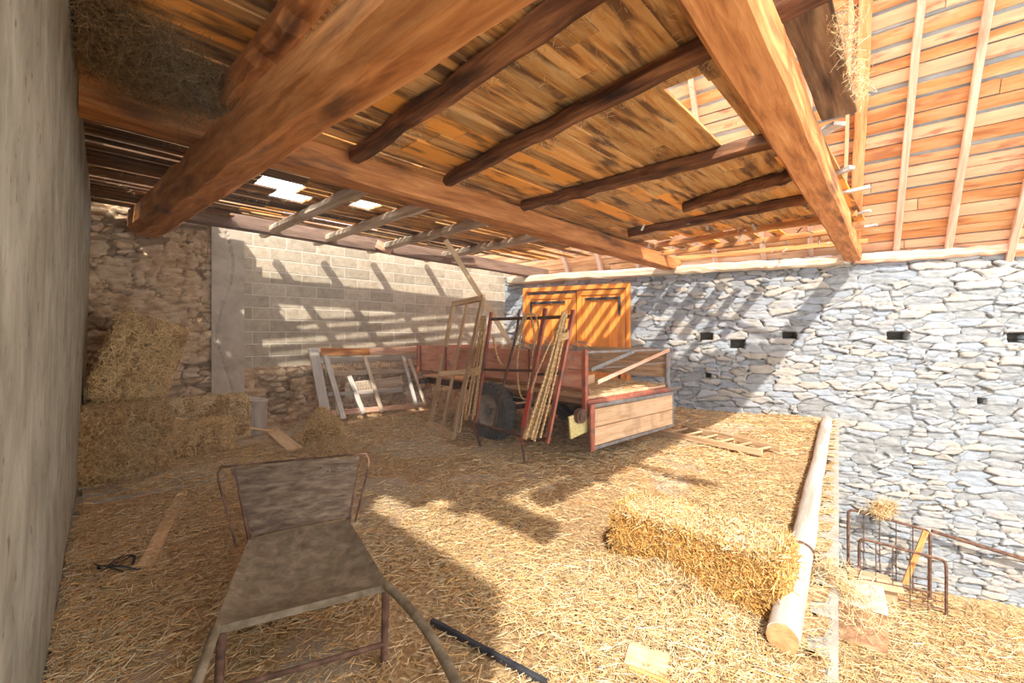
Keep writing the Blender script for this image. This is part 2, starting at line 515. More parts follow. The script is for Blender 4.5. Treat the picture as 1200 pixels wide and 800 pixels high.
def stone_fn(holes=()):
    def fn(s, z):
        ws = s + .10 * (fbm(s * 1.7, z * 3, 3) - .5) + .03 * (vnoise(s * 9, z * 14, 4) - .5)
        wz = z + .09 * (fbm(s * 1.5, z * 1.5, 8) - .5) + .02 * (vnoise(s * 6, z * 9, 14) - .5)
        big = fbm(s * .9, z * 1.1, 21) + .05 * (s + 1.5) > .5
        f1, f2, r = voronoi(ws / .27, wz / .09, 1, 3.6, .9)
        g1, g2, r2 = voronoi(ws / .44, wz / .13, 2, 3.6, .9)
        f1 = np.where(big, g1, f1); f2 = np.where(big, g2, f2); r = np.where(big, r2, r)
        e = np.clip((f2 - f1 +   .22 * (fbm(s * 14, z * 24, 71) - .5)) / .30, 0, 1)
        h = .03 * (1 - (1 - e) ** 4) + .05 * (r - .5) * np.clip(e * 4, 0, 1) + .03 * (fbm(s * 9, z * 20, 31) - .5) - .02
        h = h + .05 * (fbm(s * .7, z * .7, 44) - .5)
        for (a, b, c, d) in holes:
            m = (s > a) & (s < b) & (z > c) & (z < d)
            h = np.where(m, -.26, h); e = np.where(m, 0, e)
        return h, r, e
    return fn


CORNER = isect(BB, Bd, S0, Sd)
SC = np.dot(CORNER - S0, Sd)               # negative
LEFTC = isect(B0, Bd, P0, Pd)


def swall(px, py):                          # pixel -> (s, z) on the stone wall
    p = on_plane(px, py, S0, Sn)
    return np.dot(p - S0, Sd), p[2]


holes = []
for (px, py, w, h) in ((828, 394, 15, 9), (865, 403, 18, 11), (925, 393, 16, 8), (1052, 393, 26, 10), (1192, 395, 22, 12), (1152, 470, 10, 6), (830, 440, 8, 5)):
    a = swall(px - w / 2, py + h / 2); b = swall(px + w / 2, py - h / 2)
    holes.append((a[0], b[0], a[1], b[1]))
mb, c = hfield(S0, Sd, -Sn, SC - .25, 6.5, LOW - .1, 3.0, .0165, stone_fn(holes), .6)
prism(mb, [c[0] + Sn * .3, c[3], c[2], c[1] + Sn * .3], LOW - .1, 2.99)
struct('wall_right', mb, 'rubble', 'pale grey rubble stone wall on the right', smooth=True)


# block wall
def block_fn(s, z):
    row = np.floor(z / .2); x = s / .5 + .5 * (row % 2); col = np.floor(x)
    fx = (x - col) * .5; fz = (z / .2 - row) * .2
    d = np.minimum(np.minimum(fx, .5 - fx), np.minimum(fz, .2 - fz))
    e = np.clip(d / .012, 0, 1)
    h = .006 * e + .003 * fbm(s * 20, z * 20, 3)
    return h, _h(col, row, 4), e


sL = .02 + np.dot(on_plane(262, 400, BB, Bn) - BB, Bd)
sC = np.dot(CORNER - BB, Bd)
mb, c = hfield(BB, Bd, -Bn, sL - .3, sC + .2, .9, 3.34, .0125, block_fn)
prism(mb, [c[0] + Bn * .1, c[3], c[2], c[1] + Bn * .1], -.3, 3.34)
struct('wall_back', mb, 'block', 'brown concrete block wall at the back')


def mud_fn(s, z):
    ws = s + .12 * (fbm(s * 2, z * 3, 3) - .5); wz = z + .1 * (fbm(s * 2, z * 2, 8) - .5)
    f1, f2, r = voronoi(ws / .24, wz / .10, 7)
    e = np.clip((f2 - f1) / .35, 0, 1)
    cr = np.abs(fbm(s * 2.2, z * 2.2, 61) - .5)
    mud = np.clip((fbm(s * 1.6 + 3, z * 2.1, 88, 3) - .40) / .08, 0, 1)                 # mud smeared over the stones
    r = r * (1 - mud) + .42 * mud; e = e * (1 - mud) + .8 * mud
    e = np.clip((f2 - f1 + .2 * (fbm(s * 14, z * 20, 71) - .5)) / .3, 0, 1)
    h = .035 * (1 - (1 - e) ** 2) + .05 * (r - .5) * e + .08 * (fbm(s * 7, z * 12, 31) - .5) - .01
    h = h - .03 * (cr < .012)
    return h, r, np.where(cr < .010, 0.03, e)


mb, c = hfield(B0, Bd, -Bn, -2.1, -.12, -.1, 3.3, .02, mud_fn)
prism(mb, [c[0] + Bn * .05, c[3], c[2], c[1] + Bn * .05], -.3, 3.15)
struct('wall_rear', mb, 'mud_rubble', 'brown mud-bonded rubble wall in the left corner', smooth=True)
mb, c = hfield(B0, Bd, -Bn, -.36, .06, -.1, 3.15, .02, lambda s, z: (.05 + .02 * fbm(s * 6, z * 6, 3) - .03 * (np.abs(s + .2 - .1 * np.sin(z * 3)) < .008), s * 0 + .5, s * 0 + 1))
prism(mb, [c[0] + Bn * .02, c[3], c[2], c[1] + Bn * .02], -.3, 3.15)
struct('trim_1', mb, 'render_coat', 'grey rendered pilaster between rubble and block wall', smooth=True)


# rubble plinth under the blocks
def plinth_fn(s, z):
    h, r, e = mud_fn(s * 1.0, z)
    top = 1.0 + .06 * fbm(s * 3, s * 0, 2)
    return h + .16 - np.clip((z - top + .12) / .12, 0, 1) * .2, r, e


mb, c = hfield(BB, Bd, -Bn, sL - .3, sC + .1, -.1, 1.08, .022, plinth_fn)
struct('trim_2', mb, 'mud_rubble', 'rubble plinth under the block wall', smooth=True)


# plaster wall on the left, leaning in a little at the top
def plaster_mesh():
    s = np.linspace(-2.9, np.dot(LEFTC - P0, Pd) + .1, 260); z = np.linspace(0, 1, 90)
    S, Zg = np.meshgrid(s, z, indexing='ij')
    Zg = -.3 + Zg * np.where(S > -1.2, 3.7, 3.05)            # unseen stretch behind the viewpoint, lowered to shape the floor's sun and shade
    h = .024 * Zg + .012 * fbm(S * 1.2, Zg * .9, 5) + .006 * fbm(S * 8, Zg * 8, 9)
    P = P0 + Pd * S[..., None] + Pn * h[..., None] + ZZ * Zg[..., None]
    mb = MB().add(P, grid_faces(len(s), len(z)), np.stack([S, S * 0, Zg], -1))
    a = P0 + Pd * s[0]; b = P0 + Pd * s[-1]
    m_ = P0 - Pd * 1.2
    prism(mb, [m_ - Pn * .02, m_ - Pn * .3, b - Pn * .3, b - Pn * .02], -.3, 3.4)
    prism(mb, [a - Pn * .02, a - Pn * .3, m_ - Pn * .3, m_ - Pn * .02], -.3, 2.75)
    return mb


struct('wall_left', plaster_mesh(), 'plaster', 'pale rendered wall close on the left', smooth=True)

# ------------------------------------------------------------------ floors
edge_far = isect(E0, Ed, S0, Sd)
edge_near = E0 - Ed * 6.0
loft_poly = [P0 - Pd * 4.6, edge_near, edge_far + Ed * .1, CORNER + Bd * .1, LEFTC + A3(-.1, .1, 0)]
struct('floor', prism(MB(), loft_poly, -.27, -.012), 'concrete', 'concrete loft floor')
struct('floor_lower', prism(MB(), [P0 - Pd * 5, A3(14, -6, 0), S0 + Sd * 7 + Sn * .3, S0 - Sd * 1.5 + Sn * .3, A3(2.5, 6, 0)], LOW - .2, LOW - .02),
       'litter', 'lower barn floor')
# retaining wall under the loft edge
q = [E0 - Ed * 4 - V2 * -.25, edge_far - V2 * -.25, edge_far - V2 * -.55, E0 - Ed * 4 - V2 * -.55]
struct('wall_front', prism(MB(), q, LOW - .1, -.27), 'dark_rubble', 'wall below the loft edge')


def side(P, A, D):                           # + on the loft side of line A,D
    return (D[0] * (P[:, 1] - A[1]) - D[1] * (P[:, 0] - A[0]))


def in_loft(P, m=0.0):
    return ((side(P, E0, Ed) > m) & (((P - S0) @ Sn) < -m) & (((P - BB) @ Bn) < -.1 - m) & (((P - P0) @ Pn) > m))


def litter_h(P):
    return .035 * fbm(P[:, 0] * 1.6 + 20, P[:, 1] * 1.6 + 20, 2) + .02 * fbm(P[:, 0] * 9 + 40, P[:, 1] * 9, 6)


# straw bed of the loft
us = np.arange(-.6, 10.2, .04); vs = np.arange(-2.0, 8.3, .04)
gu, gv = np.meshgrid(us, vs, indexing='ij')
P = (U2 * gu[..., None] + V2 * gv[..., None]).reshape(-1, 3)
es = side(P, E0, Ed)
mg = .09 + .07 * fbm(P[:, 0] * 5, P[:, 1] * 5, 12)
push = (es < mg) & (es > mg - .07)
P[push] += np.outer((mg - es)[push], A3(-.796, .605, 0))
ok = in_loft(P, .03).reshape(gu.shape)
es = side(P, E0, Ed)
hz = litter_h(P) * np.clip(es / .35 - .3, .3, 1) * (.25 + .75 * (fbm(P[:, 0] * 1.1, P[:, 1] * 1.1 + 9, 77) > .36))
P[:, 2] = hz - .008
fc = grid_faces(*gu.shape)
okf = ok.ravel()[fc].all(1)
used = np.unique(fc[okf]); remap = np.zeros(len(P), int) - 1; remap[used] = np.arange(len(used))
mb = MB().add(P[used], remap[fc[okf]])
one('straw_litter', 'trampled straw chaff spread over the whole loft floor', 'straw', mb, 'litter', kind='stuff', smooth=True)


def scatter(n, ymax, ymin=1.2, power=1.0, xr=1.35):
    """points on the loft floor, denser towards the viewer of the barn"""
    y = ymin * (ymax / ymin) ** (RS.rand(n) ** power)
    x = (RS.rand(n) * 2 - 1) * xr * y
    P = np.stack([x, y, y * 0], 1)
    return P[in_loft(P, .02)]


mb = MB()
P = scatter(230000, 10.5, power=1.15)
P = P[RS.rand(len(P)) < np.clip(.10 + 2.2 * (fbm(P[:, 0] * 1.5 + 3, P[:, 1] * 1.5, 90) - .34) * 2, .16, 1)]
keep = (side(P, E0, Ed) > .16) | (RS.rand(len(P)) < .25)
P = P[keep]
n = len(P)
P[:, 2] = litter_h(P) * np.clip(side(P, E0, Ed) / .35 - .3, .05, 1) + RS.rand(n) * .02 + .002
far = np.clip(P[:, 1] / 4, .8, 2.0)
blades(mb, P, rdir(n, .16), (.022 + .10 * RS.rand(n) ** 2.6) * np.clip(far, 1, 1.5), (.003 + .003 * RS.rand(n)) * far)
one('loose_straw', 'loose pale straw stalks lying on the loft floor', 'straw', mb, 'straw', kind='stuff')

# straw on the lower floor
gx, gy = np.meshgrid(np.arange(1.2, 13, .06), np.arange(.5, 9.5, .06), indexing='ij')
P = np.stack([gx, gy, gx * 0], -1).reshape(-1, 3)
ok = (side(P, E0, Ed) < .3) & (((P - S0) @ Sn) < -.0)
P[:, 2] = LOW + .06 * fbm(P[:, 0] * 1.5, P[:, 1] * 1.5, 5) + .02 * fbm(P[:, 0] * 8, P[:, 1] * 8, 6) + .25 * np.clip(((P - S0) @ Sn) + .9, 0, 1) ** 2 * .3
fc = grid_faces(*gx.shape); okf = ok[fc].all(1)
used = np.unique(fc[okf]); remap = np.zeros(len(P), int) - 1; remap[used] = np.arange(len(used))
one('straw_litter', 'golden straw litter covering the lower barn floor', 'straw', MB().add(P[used], remap[fc[okf]]), 'litter', kind='stuff', smooth=True)
n = 22000
P = np.stack([3 + 7 * RS.rand(n), 3 + 6 * RS.rand(n), np.zeros(n)], 1)
P = P[(side(P, E0, Ed) < .1) & (((P - S0) @ Sn) < -.1)]
P[:, 2] = LOW + .05 + .05 * RS.rand(len(P))
n = len(P)
one('loose_straw', 'straw stalks scattered below the loft edge', 'straw',
    blades(MB(), P, rdir(n, .15), .08 + .18 * RS.rand(n), .006 + .005 * RS.rand(n)), 'straw', kind='stuff')

# ------------------------------------------------------------------ ceiling of planks
ZP = 3.22
mb = MB()
vC = lambda u: .42 + 0.03 * u
v = .60
rr = random.Random(5)
Sg = lambda u_, v_: np.dot(W(u_, v_) - S0, Sn)       # < 0 inside


def u_at_wall(v_, dist):                              # u where the distance to the stone wall is dist
    a = Sg(0, v_); b = Sg(10, v_)
    return (-dist - a) / (b - a) * 10


k = 0
old = MB()
while v < 7.55:
    w = rr.uniform(.13, .27)
    distw = 7.93 - v                                  # distance to the block wall, about
    if v > 3.9: w = rr.uniform(.09, .17)
    gap = rr.choice((0.0, .001, .002)) if v < 3.9 else rr.choice((.008, .014, .03))
    if distw < 1.75:
        w = rr.uniform(.07, .12); gap = rr.choice((.02, .05, .07))
    if distw < 1.25:
        w = .06; gap = .09
    if distw < 1.02:
        break
    ue = u_at_wall(v, .62)
    us_ = -.16 if v > 0.9 else rr.uniform(-.1, .2)
    ends = [us_]
    while ends[-1] < ue:
        ends.append(ends[-1] + rr.uniform(1.4, 3.2))
    ends[-1] = ue
    # the boards thin out over the last stretch before the stone wall
    usparse = u_at_wall(v, 1.9)
    for a, b in zip(ends[:-1], ends[1:]):
        if b - a < .1: continue
        r_ = rr.random()
        z = ZP + rr.uniform(-.006, .01)
        segs = [(a, b)]
        if .93 < v + w / 2 < 1.2:                      # a missing length near the corner timber
            segs = [(a, min(b, 2.85)), (max(a, 4.1), b)]
        if 4.9 < v < 5.6: segs = [(p, q_) for (p, q_) in ((a, min(b, 1.75)), (max(a, 2.15), b))]
        if 5.0 < v < 5.35: segs = [(a, min(b, 1.5)), (max(a, 1.95), min(b, 2.6)), (max(a, 2.9), b)]
        for p, q_ in segs:
            if q_ - p < .1: continue
            if q_ > usparse:
                if p < usparse and (k % 2 == 0 or rr.random() < .35) and v > .7:
                    q_ = usparse + rr.uniform(-.1, .25)
                elif p >= usparse and (k % 2 == 0):
                    continue
            m_ = old if (v > 3.95 and p < .9) or v > 5.8 and rr.random() < .5 else mb
            bar(m_, W(p, v + w / 2, z + .0125), W(q_ - .004, v + w / 2 + rr.uniform(-.01, .01), z + .0125), w, .024, n=max(2, int((q_ - p) / .5)), jit=.002, c=.003, rnd=r_)
    v += w + gap
    k += 1
v = 6.75
while v < 7.6:
    bar(old, W(-.16, v + .06, ZP + .012), W(rr.uniform(1.45, 1.75), v + .06, ZP + .012), .12, .024, n=4, jit=.003, c=.003, rnd=rr.random())
    v += rr.choice((.125, .13, .19))
ceil = struct('ceiling', mb, 'ceiling_boards', 'old orange plank ceiling over the loft')
co = link_mesh('dark_boards', old, 'old_boards', ceil, np.array(ceil.location))


# ------------------------------------------------------------------ large timbers
def timber(name, label, p0, p1, w, h, m, n=14, jit=.008, c=.03, sc=None, group=None, cat='beam', up=None):
    mb = MB()
    sweep(mb, seg(p0, p1, n), rect(w, h, c), jit=jit, sc=sc, up=up, rnd=random.random())
    return one(name, label, cat, mb, m, group)


pA0 = at(172, 262, 5.78); pA1 = at(505, 0, 1.35)
timber('timber_beam', 'massive rough-hewn orange beam running from the rubble wall to overhead', pA0, pA1 + (pA1 - pA0) * .12, .36, .34, 'orange_timber',
       n=22, jit=.012, c=.085, sc=np.linspace(1.12, .76, 22))
pB0 = at_z(92, 130, 3.0); pB1 = at_z(792, 319, 2.87)
timber('timber_beam', 'long orange cross beam carrying the plank ceiling ends', pB0 + ZZ * .13, pB1 + ZZ * .15, .25, .27, 'orange_timber', n=24, jit=.007, c=.02)
pC0 = at_z(838, 0, 2.84); pC1 = at_z(1000, 306, 2.84)
timber('timber_beam', 'squared orange beam along the open edge of the plank ceiling', pC0 + (pC0 - pC1) * .1 + ZZ * .12, pC1 + ZZ * .12, .235, .235, 'orange_timber', n=22, jit=.007, c=.02)

JL = [(270, 128, 375, 0, .15, 'orange_timber', 'short squared orange joist above the massive hewn beam', .25),
      (423, 188, 700, 0, .12, 'dark_joist', 'dark pole joist meeting the cross beam nearest the hewn beam', .35),
      (533, 214, 842, 62, .11, 'dark_joist', 'dark pole joist in the middle of the plank ceiling', .55),
      (622, 246, 898, 176, .10, 'dark_joist', 'dark pole joist ending beside the hole in the planks', .12),
      (812, 246, 930, 211, .09, 'dark_joist', 'short dark joist tucked against the squared edge beam', .12),
      (745, 277, 943, 240, .09, 'dark_joist', 'dark joist near the far end of the plank ceiling', .12)]
for (x0, y0, x1, y1, w, m, lab, ext) in JL:
    a = at_z(x0, y0, 3.09); b = at_z(x1, y1, 3.09)
    d = b - a
    timber('ceiling_joist', lab, a - unit(d) * .12 + ZZ * .065, b + d * ext + ZZ * .065, w * 1.05, .13, m, n=18, jit=.011, c=.035, cat='joist', group='joists under the plank ceiling')
for (x0, y0, x1, y1, i) in ((768, 291, 976, 259, 0), (776, 300, 985, 274, 1), (790, 306, 992, 288, 2)):
    a = at_z(x0, y0, 3.1); b = at_z(x1, y1, 3.1); d = b - a
    timber('ceiling_batten', ['thin orange batten under the ragged far planks, nearest the viewer', 'thin batten in the middle of the ragged far planks',
                              'thin batten closest to the stone wall'][i], a + ZZ * .05, b + d * .1 + ZZ * .05, .06, .09, 'orange_timber', n=14, jit=.005, c=.012, cat='batten', group='battens under the far planks')
for (u_, lab) in ((2.3, 'weathered pale joist beyond the cross beam, beside the torn planks'), (3.13, 'straw-covered pale joist beyond the cross beam'),
                  (4.13, 'pale joist beyond the cross beam, over the leaning board'), (5.4, 'pale joist beyond the cross beam near the stone wall'), (1.0, 'old joist behind the massive hewn beam')):
    timber('ceiling_joist', lab, W(u_, 3.98, 3.145), W(u_ - .05, 7.6, 3.15), .13, .12, 'pale_timber', n=16, jit=.006, c=.03, cat='joist', group='joists beyond the cross beam')

# beam in front of the block wall
Pl = BB - Bn * .68
a = on_plane(228, 256, Pl, Bn); b = on_plane(640, 326, Pl, Bn)
bm = MB()
sweep(bm, seg(a - unit(b - a) * .5 + ZZ * .07, b + ZZ * .09, 20), rect(.15, .25, .015), jit=.006)
one('timber_beam', 'dark brown beam running along the top of the block wall', 'beam', bm, 'dark_brown_timber')
# short board end nailed on that beam
p = on_plane(450, 292, BB - Bn * .78, Bn)
one('board_offcut', 'short pale board offcut nailed to the dark brown beam', 'board', bar(MB(), p - Bd * .14 + ZZ * .08, p + Bd * .14 - ZZ * .02, .16, .03, up=Bn, jit=.004), 'rafter_wood')

# wall plate on the stone wall
Sp = S0 - Sn * .02
pts = []
for (px, py) in ((598, 334), (660, 330), (735, 324), (800, 322), (860, 318), (930, 312), (1000, 306), (1060, 302), (1130, 297), (1200, 291), (1290, 284)):
    pts.append(on_plane(px, py, Sp, Sn))
pts = np.array(pts); pts[:, 2] = np.clip(pts[:, 2], 2.88, 3.03)
pts = smooth_path(pts, 5)
wp = sweep(MB(), pts[:30] + ZZ * .0 - Sn * .04, rect(.26, .17, .04), jit=.012)
one('wall_plate', 'rough timber wall plate over the orange door, on the stone wall', 'beam', wp, 'pale_timber')
wp = sweep(MB(), pts[30:] + ZZ * .02, rect(.22, .15, .04), jit=.012)
one('wall_plate', 'reddish timber wall plate on top of the stone wall at the right', 'beam', wp, 'rafter_wood')

# ------------------------------------------------------------------ roof
H = unit(A3(.78, -.626, 0)); Rr = unit(A3(-.579, -.815, 1.305))
Hn = unit(np.cross(H, Rr)); Hn = Hn if Hn[2] > 0 else -Hn
Q = A3(7.26, 7.21, 3.06)                              # on the eave line
rb = MB(); sl = MB()
t = -1.6
r2 = random.Random(3)
while t < 6.8:
    w = r2.uniform(.13, .20)
    x = -13.0
    while x < 7:
        L = r2.uniform(2.5, 4.5)
        a = Q + H * x + Rr * (t + w / 2 + r2.uniform(-.012, .012)) + Hn * .012; b = Q + H * (x + L - .01) + Rr * (t + w / 2 + r2.uniform(-.012, .012)) + Hn * .012
        bar(rb, a, b, w, .022, up=Hn, n=6, jit=.004, c=.002)
        x += L
    t += w + (r2.choice((.015, .025, .035)) if t < .9 else r2.choice((.03, .055, .075)))
rf = struct('roof', rb, 'roof_boards', 'orange board roof on rafters')
t = -1.6; j = 0
while t < 6.8:
    a = Q + H * -13 + Rr * t + Hn * .05; b = Q + H * 7 + Rr * t + Hn * .05
    c_ = b + Rr * .42 + Hn * .02; d_ = a + Rr * .42 + Hn * .02
    sl.add([a, b, c_, d_], [[0, 1, 2, 3]], rnd=r2.random()); t += .34
    j += 1
slo = link_mesh('slates', sl, 'slate', rf, np.array(rf.location)); slo['label'] = 'grey slates seen between the boards'
RL = {0: 'reddish double rafter beside the ragged plank ends', 1: 'rafter second from the ragged plank ends', 2: 'pale rafter in the middle of the open roof', 3: 'rafter at the right edge of the view'}
for i, px in enumerate((1001, 1049, 1109, 1182, 1290)):
    # foot of the rafter where its picture column meets the eave line
    d = A3((px - CX) / F, 1, (HY - 300) / F); o = A3(0, 0, EYE)
    tt = np.dot(Q - o, Hn) / np.dot(d, Hn); foot = o + d * tt
    foot = foot - Rr * .25 - Hn * .055
    mb = MB()
    ww = .09 if i else .15
    bar(mb, foot, foot + Rr * 6.6, ww, .11, up=Hn, n=14, jit=.004, c=.012)
    if i == 0: bar(mb, foot - H * .16 + ZZ * .0, foot - H * .16 + Rr * 6.4, .05, .10, up=Hn, n=14, jit=.004, c=.01)
    if i < 4:
        one('roof_rafter', RL[i], 'rafter', mb, 'rafter_wood' if i else 'roof_boards', 'rafters under the boarded roof')
for i, px in enumerate((950, 895, 838, 790, 745, 700, 660)):
    d = A3((px - CX) / F, 1, (HY - 297) / F); o = A3(0, 0, EYE)
    tt = np.dot(Q - o, Hn) / np.dot(d, Hn); foot = o + d * tt - Rr * .9 - Hn * .055
    one('roof_rafter', ['rafter foot left of the squared edge beam', 'second rafter foot left of the edge beam', 'third rafter foot left of the edge beam',
                        'rafter foot above the end of the cross beam', 'rafter foot right of the orange door', 'rafter foot over the right door leaf', 'rafter foot over the left door leaf'][i],
        'rafter', bar(MB(), foot, foot + Rr * 7, .09, .11, up=Hn, n=12, jit=.004, c=.012), 'rafter_wood', 'rafters under the boarded roof')

# broken plank ends sticking out past the edge beam
STUBS = [(948, 162, 984, 142, 'broken white plank end highest beside the edge beam'), (975, 205, 998, 196, 'small broken stub second down the edge beam'),
         (982, 226, 1020, 219, 'longest broken plank stub beside the edge beam'), (996, 252, 1020, 247, 'thin broken stub below the longest one'),
         (1002, 268, 1027, 263, 'lowest broken stub with a splintered tip')]
for i, (x0, y0, x1, y1, lab) in enumerate(STUBS):
    a = at_z(x0, y0, 3.2); b = at_z(x1, y1, 3.2)
    b = a + unit(b - a) * min(np.linalg.norm(b - a), .75)
    one('broken_plank', lab, 'board', bar(MB(), a - (b - a) * .6, b, .11 if i == 0 else .07, .028, n=6, jit=.006, c=.003), 'white_wood', 'broken plank ends past the edge beam')

# planks and hay beyond the edge beam, high up
one('loft_board', 'wide dusty brown board beyond the edge beam, high up beside the reddish double rafter', 'board',
    bar(MB(), W(2.3, .43, 3.255), W(4.15, .46, 3.245), .22, .02, n=8, jit=.004), 'old_boards')

# ------------------------------------------------------------------ orange doors
def door_leaf(name, x0, x1, y0, y1, mirror, lab):
    N = Sn; Pw = S0 - Sn * .09
    a = on_plane(x0, (y0 + y1) / 2, Pw, N); b = on_plane(x1, (y0 + y1) / 2, Pw, N)
    s0 = np.dot(a - S0, Sd); s1 = np.dot(b - S0, Sd)
    zt = on_plane((x0 + x1) / 2, y0, Pw, N)[2]; zb = .05
    base = lambda s, z, d=0.: S0 + Sd * s + ZZ * z - Sn * (.09 + d)
    mb = MB(); nb = 6; w = (s1 - s0) / nb
    for i in range(nb):
        bar(mb, base(s0 + w * (i + .5), zb), base(s0 + w * (i + .5), zt), w - .004, .04, up=Sn, c=.006)
    fr = MB()
    for (p, q_) in ((s0 + .05, s0 + .05), (s1 - .05, s1 - .05)):
        bar(fr, base(p, zb, .035), base(q_, zt, .035), .1, .03, up=Sn)
    for z in (zt - .05, 1.2):
        bar(fr, base(s0, z, .036), base(s1, z, .036), .1, .028, up=Sn)
    hg = []
    for z in (zt - .19, .95):
        h_ = MB()
        sa, sb = (s0 + .12, s1 - .25) if mirror else (s0 + .2, s1 - .12)
        bar(h_, base(sa, z, .06), base(sb, z, .06), .055, .012, up=Sn)
        e = sa if mirror else sb
        bar(h_, base(e, z + .03, .06), base(e, z - .36, .06), .055, .012, up=Sn)
        for q_ in np.linspace(sa + .1, sb - .1, 4):
            rod(h_, base(q_, z, .066), base(q_, z, .078), .014, 6)
        hg.append(('strap_hinge', h_, 'black_iron'))
    e = thing(name, lab, None, [('boards', mb, 'orange_door'), ('leaf_frame', fr, 'orange_door')] + hg)
    e['kind'] = 'structure'
    return s0, s1, zt


s0, s1, zt = door_leaf('door_1', 618, 675.5, 345, 480, True, 'left leaf of the orange plank door')
s0b, s1b, ztb = door_leaf('door_2', 676.5, 733, 340, 480, False, 'right leaf of the orange plank door')
fr = MB()
for s_ in (s0 - .06, s1b + .06):
    bar(fr, S0 + Sd * s_ - Sn * .08, S0 + Sd * s_ - Sn * .08 + ZZ * (ztb + .08), .09, .1, up=Sn)
bar(fr, S0 + Sd * (s0 - .1) - Sn * .08 + ZZ * (ztb + .08), S0 + Sd * (s1b + .1) - Sn * .08 + ZZ * (ztb + .08), .1, .09, up=Sn)
struct('trim_3', fr, 'orange_door', 'orange door frame')


# ------------------------------------------------------------------ straw and hay bodies
def bale(name, label, cen, ax, L, Wd, Ht, tilt=None, mcore='hay_core', mstraw='hay', seed=1, nbl=9000, blen=.105, bw=.0045, group=None, lump=.03):
    """cen = centre of the bottom face; ax = horizontal direction of the length"""
    ax = unit(A3(*ax)); ay = unit(np.cross(ZZ, ax)); az = ZZ
    if tilt:
        from mathutils import Matrix
        M = Matrix.Rotation(tilt[0], 3, Vector(ax)) @ Matrix.Rotation(tilt[1], 3, Vector(ay))
        ax, ay, az = [np.array(M @ Vector(q_)) for q_ in (ax, ay, az)]
    mb = MB(); cen = A3(*cen) + az * Ht / 2
    N_ = 22
    for (d0, d1, d2, l0, l1, l2) in ((ax, ay, az, L, Wd, Ht), (ay, az, ax, Wd, Ht, L), (az, ax, ay, Ht, L, Wd)):
        for s in (-1, 1):
            a, b = np.meshgrid(np.linspace(-1, 1, N_ + 14), np.linspace(-1, 1, N_ + 14), indexing='ij')
            q_ = d0 * (a * l0 / 2)[..., None] + d1 * (b * l1 / 2)[..., None] + d2 * (s * l2 / 2)
            # rounded box
            loc = np.stack([q_ @ ax / (L / 2), q_ @ ay / (Wd / 2), q_ @ az / (Ht / 2)], -1)
            nrm = (np.abs(loc) ** 7).sum(-1) ** (1 / 7)
            q_ = q_ / nrm[..., None] * 1.0
            X = cen + q_
            lu = .62 * (fbm(X[..., 0] * 7 + X[..., 2] * 5 + seed, X[..., 1] * 7 - X[..., 2] * 5, seed) - .5)
            lf = fbm((q_ @ ax) * 9 + seed * 3, (q_ @ ay) * 2 + (q_ @ az) * 2, seed + 3) - .5
            X = cen + q_ * (1 + (lu * 2 + lf * 1.2)[..., None] * lump / (Ht / 2) * .8)
            f = grid_faces(*a.shape)
            if s < 0: f = f[:, ::-1]
            mb.add(X, f)
    # blades over the surface
    mb.cur = 1
    n = nbl
    ar = np.array([L * Wd, L * Wd, Wd * Ht, Wd * Ht, L * Ht, L * Ht]); face = RS.choice(6, n, p=ar / ar.sum())
    a = RS.rand(n) * 2 - 1; b = RS.rand(n) * 2 - 1
    loc = np.zeros((n, 3)); axes = np.array([ax, ay, az])
    for fi, (p, q_, r_) in enumerate(((0, 1, 2), (0, 1, 2), (1, 2, 0), (1, 2, 0), (0, 2, 1), (0, 2, 1))):
        m = face == fi
        loc[m, p] = a[m]; loc[m, q_] = b[m]; loc[m, r_] = 1 if fi % 2 else -1
    nrm = (np.abs(loc) ** 7).sum(1) ** (1 / 7); l2 = loc / nrm[:, None]
    half = np.array([L, Wd, Ht]) / 2
    C = cen + (l2 * half * (1 + RS.rand(n)[:, None] * .03)) @ axes
    nv = (np.sign(loc) * (np.abs(loc) > .98)) @ axes
    dd = RS.normal(0, 1, (n, 3)); dd -= nv * (dd * nv).sum(1, keepdims=True) * (1 - .35 * RS.rand(n)[:, None])
    if mstraw == 'straw':  # sides deeper orange, top paler: shade and sunlight put into the straw colour
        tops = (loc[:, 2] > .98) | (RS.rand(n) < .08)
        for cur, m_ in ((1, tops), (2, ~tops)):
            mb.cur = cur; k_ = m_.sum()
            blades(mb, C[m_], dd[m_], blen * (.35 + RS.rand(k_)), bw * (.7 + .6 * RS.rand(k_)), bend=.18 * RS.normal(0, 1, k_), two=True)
        return one(name, label, 'bale', mb, [mcore, mstraw, 'shaded_straw'], group)
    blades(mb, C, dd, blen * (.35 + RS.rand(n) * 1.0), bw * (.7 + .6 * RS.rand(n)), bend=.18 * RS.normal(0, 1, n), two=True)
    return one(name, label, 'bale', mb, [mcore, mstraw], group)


# front straw bale lying by the loft edge
ad = unit(A3(.72, -.70, 0))
fb = at_z(716, 655, 0.0); 
bw_ = .42
cen = fb + ad * .50 + unit(A3(.70, .72, 0)) * bw_ / 2
bale('straw_bale', 'big golden straw bale lying across the log at the loft edge', cen + ZZ * .01, ad, 1.02, bw_, .34, mcore='golden_core', mstraw='straw', seed=5, nbl=22000, blen=.11, bw=.0045, lump=.035)
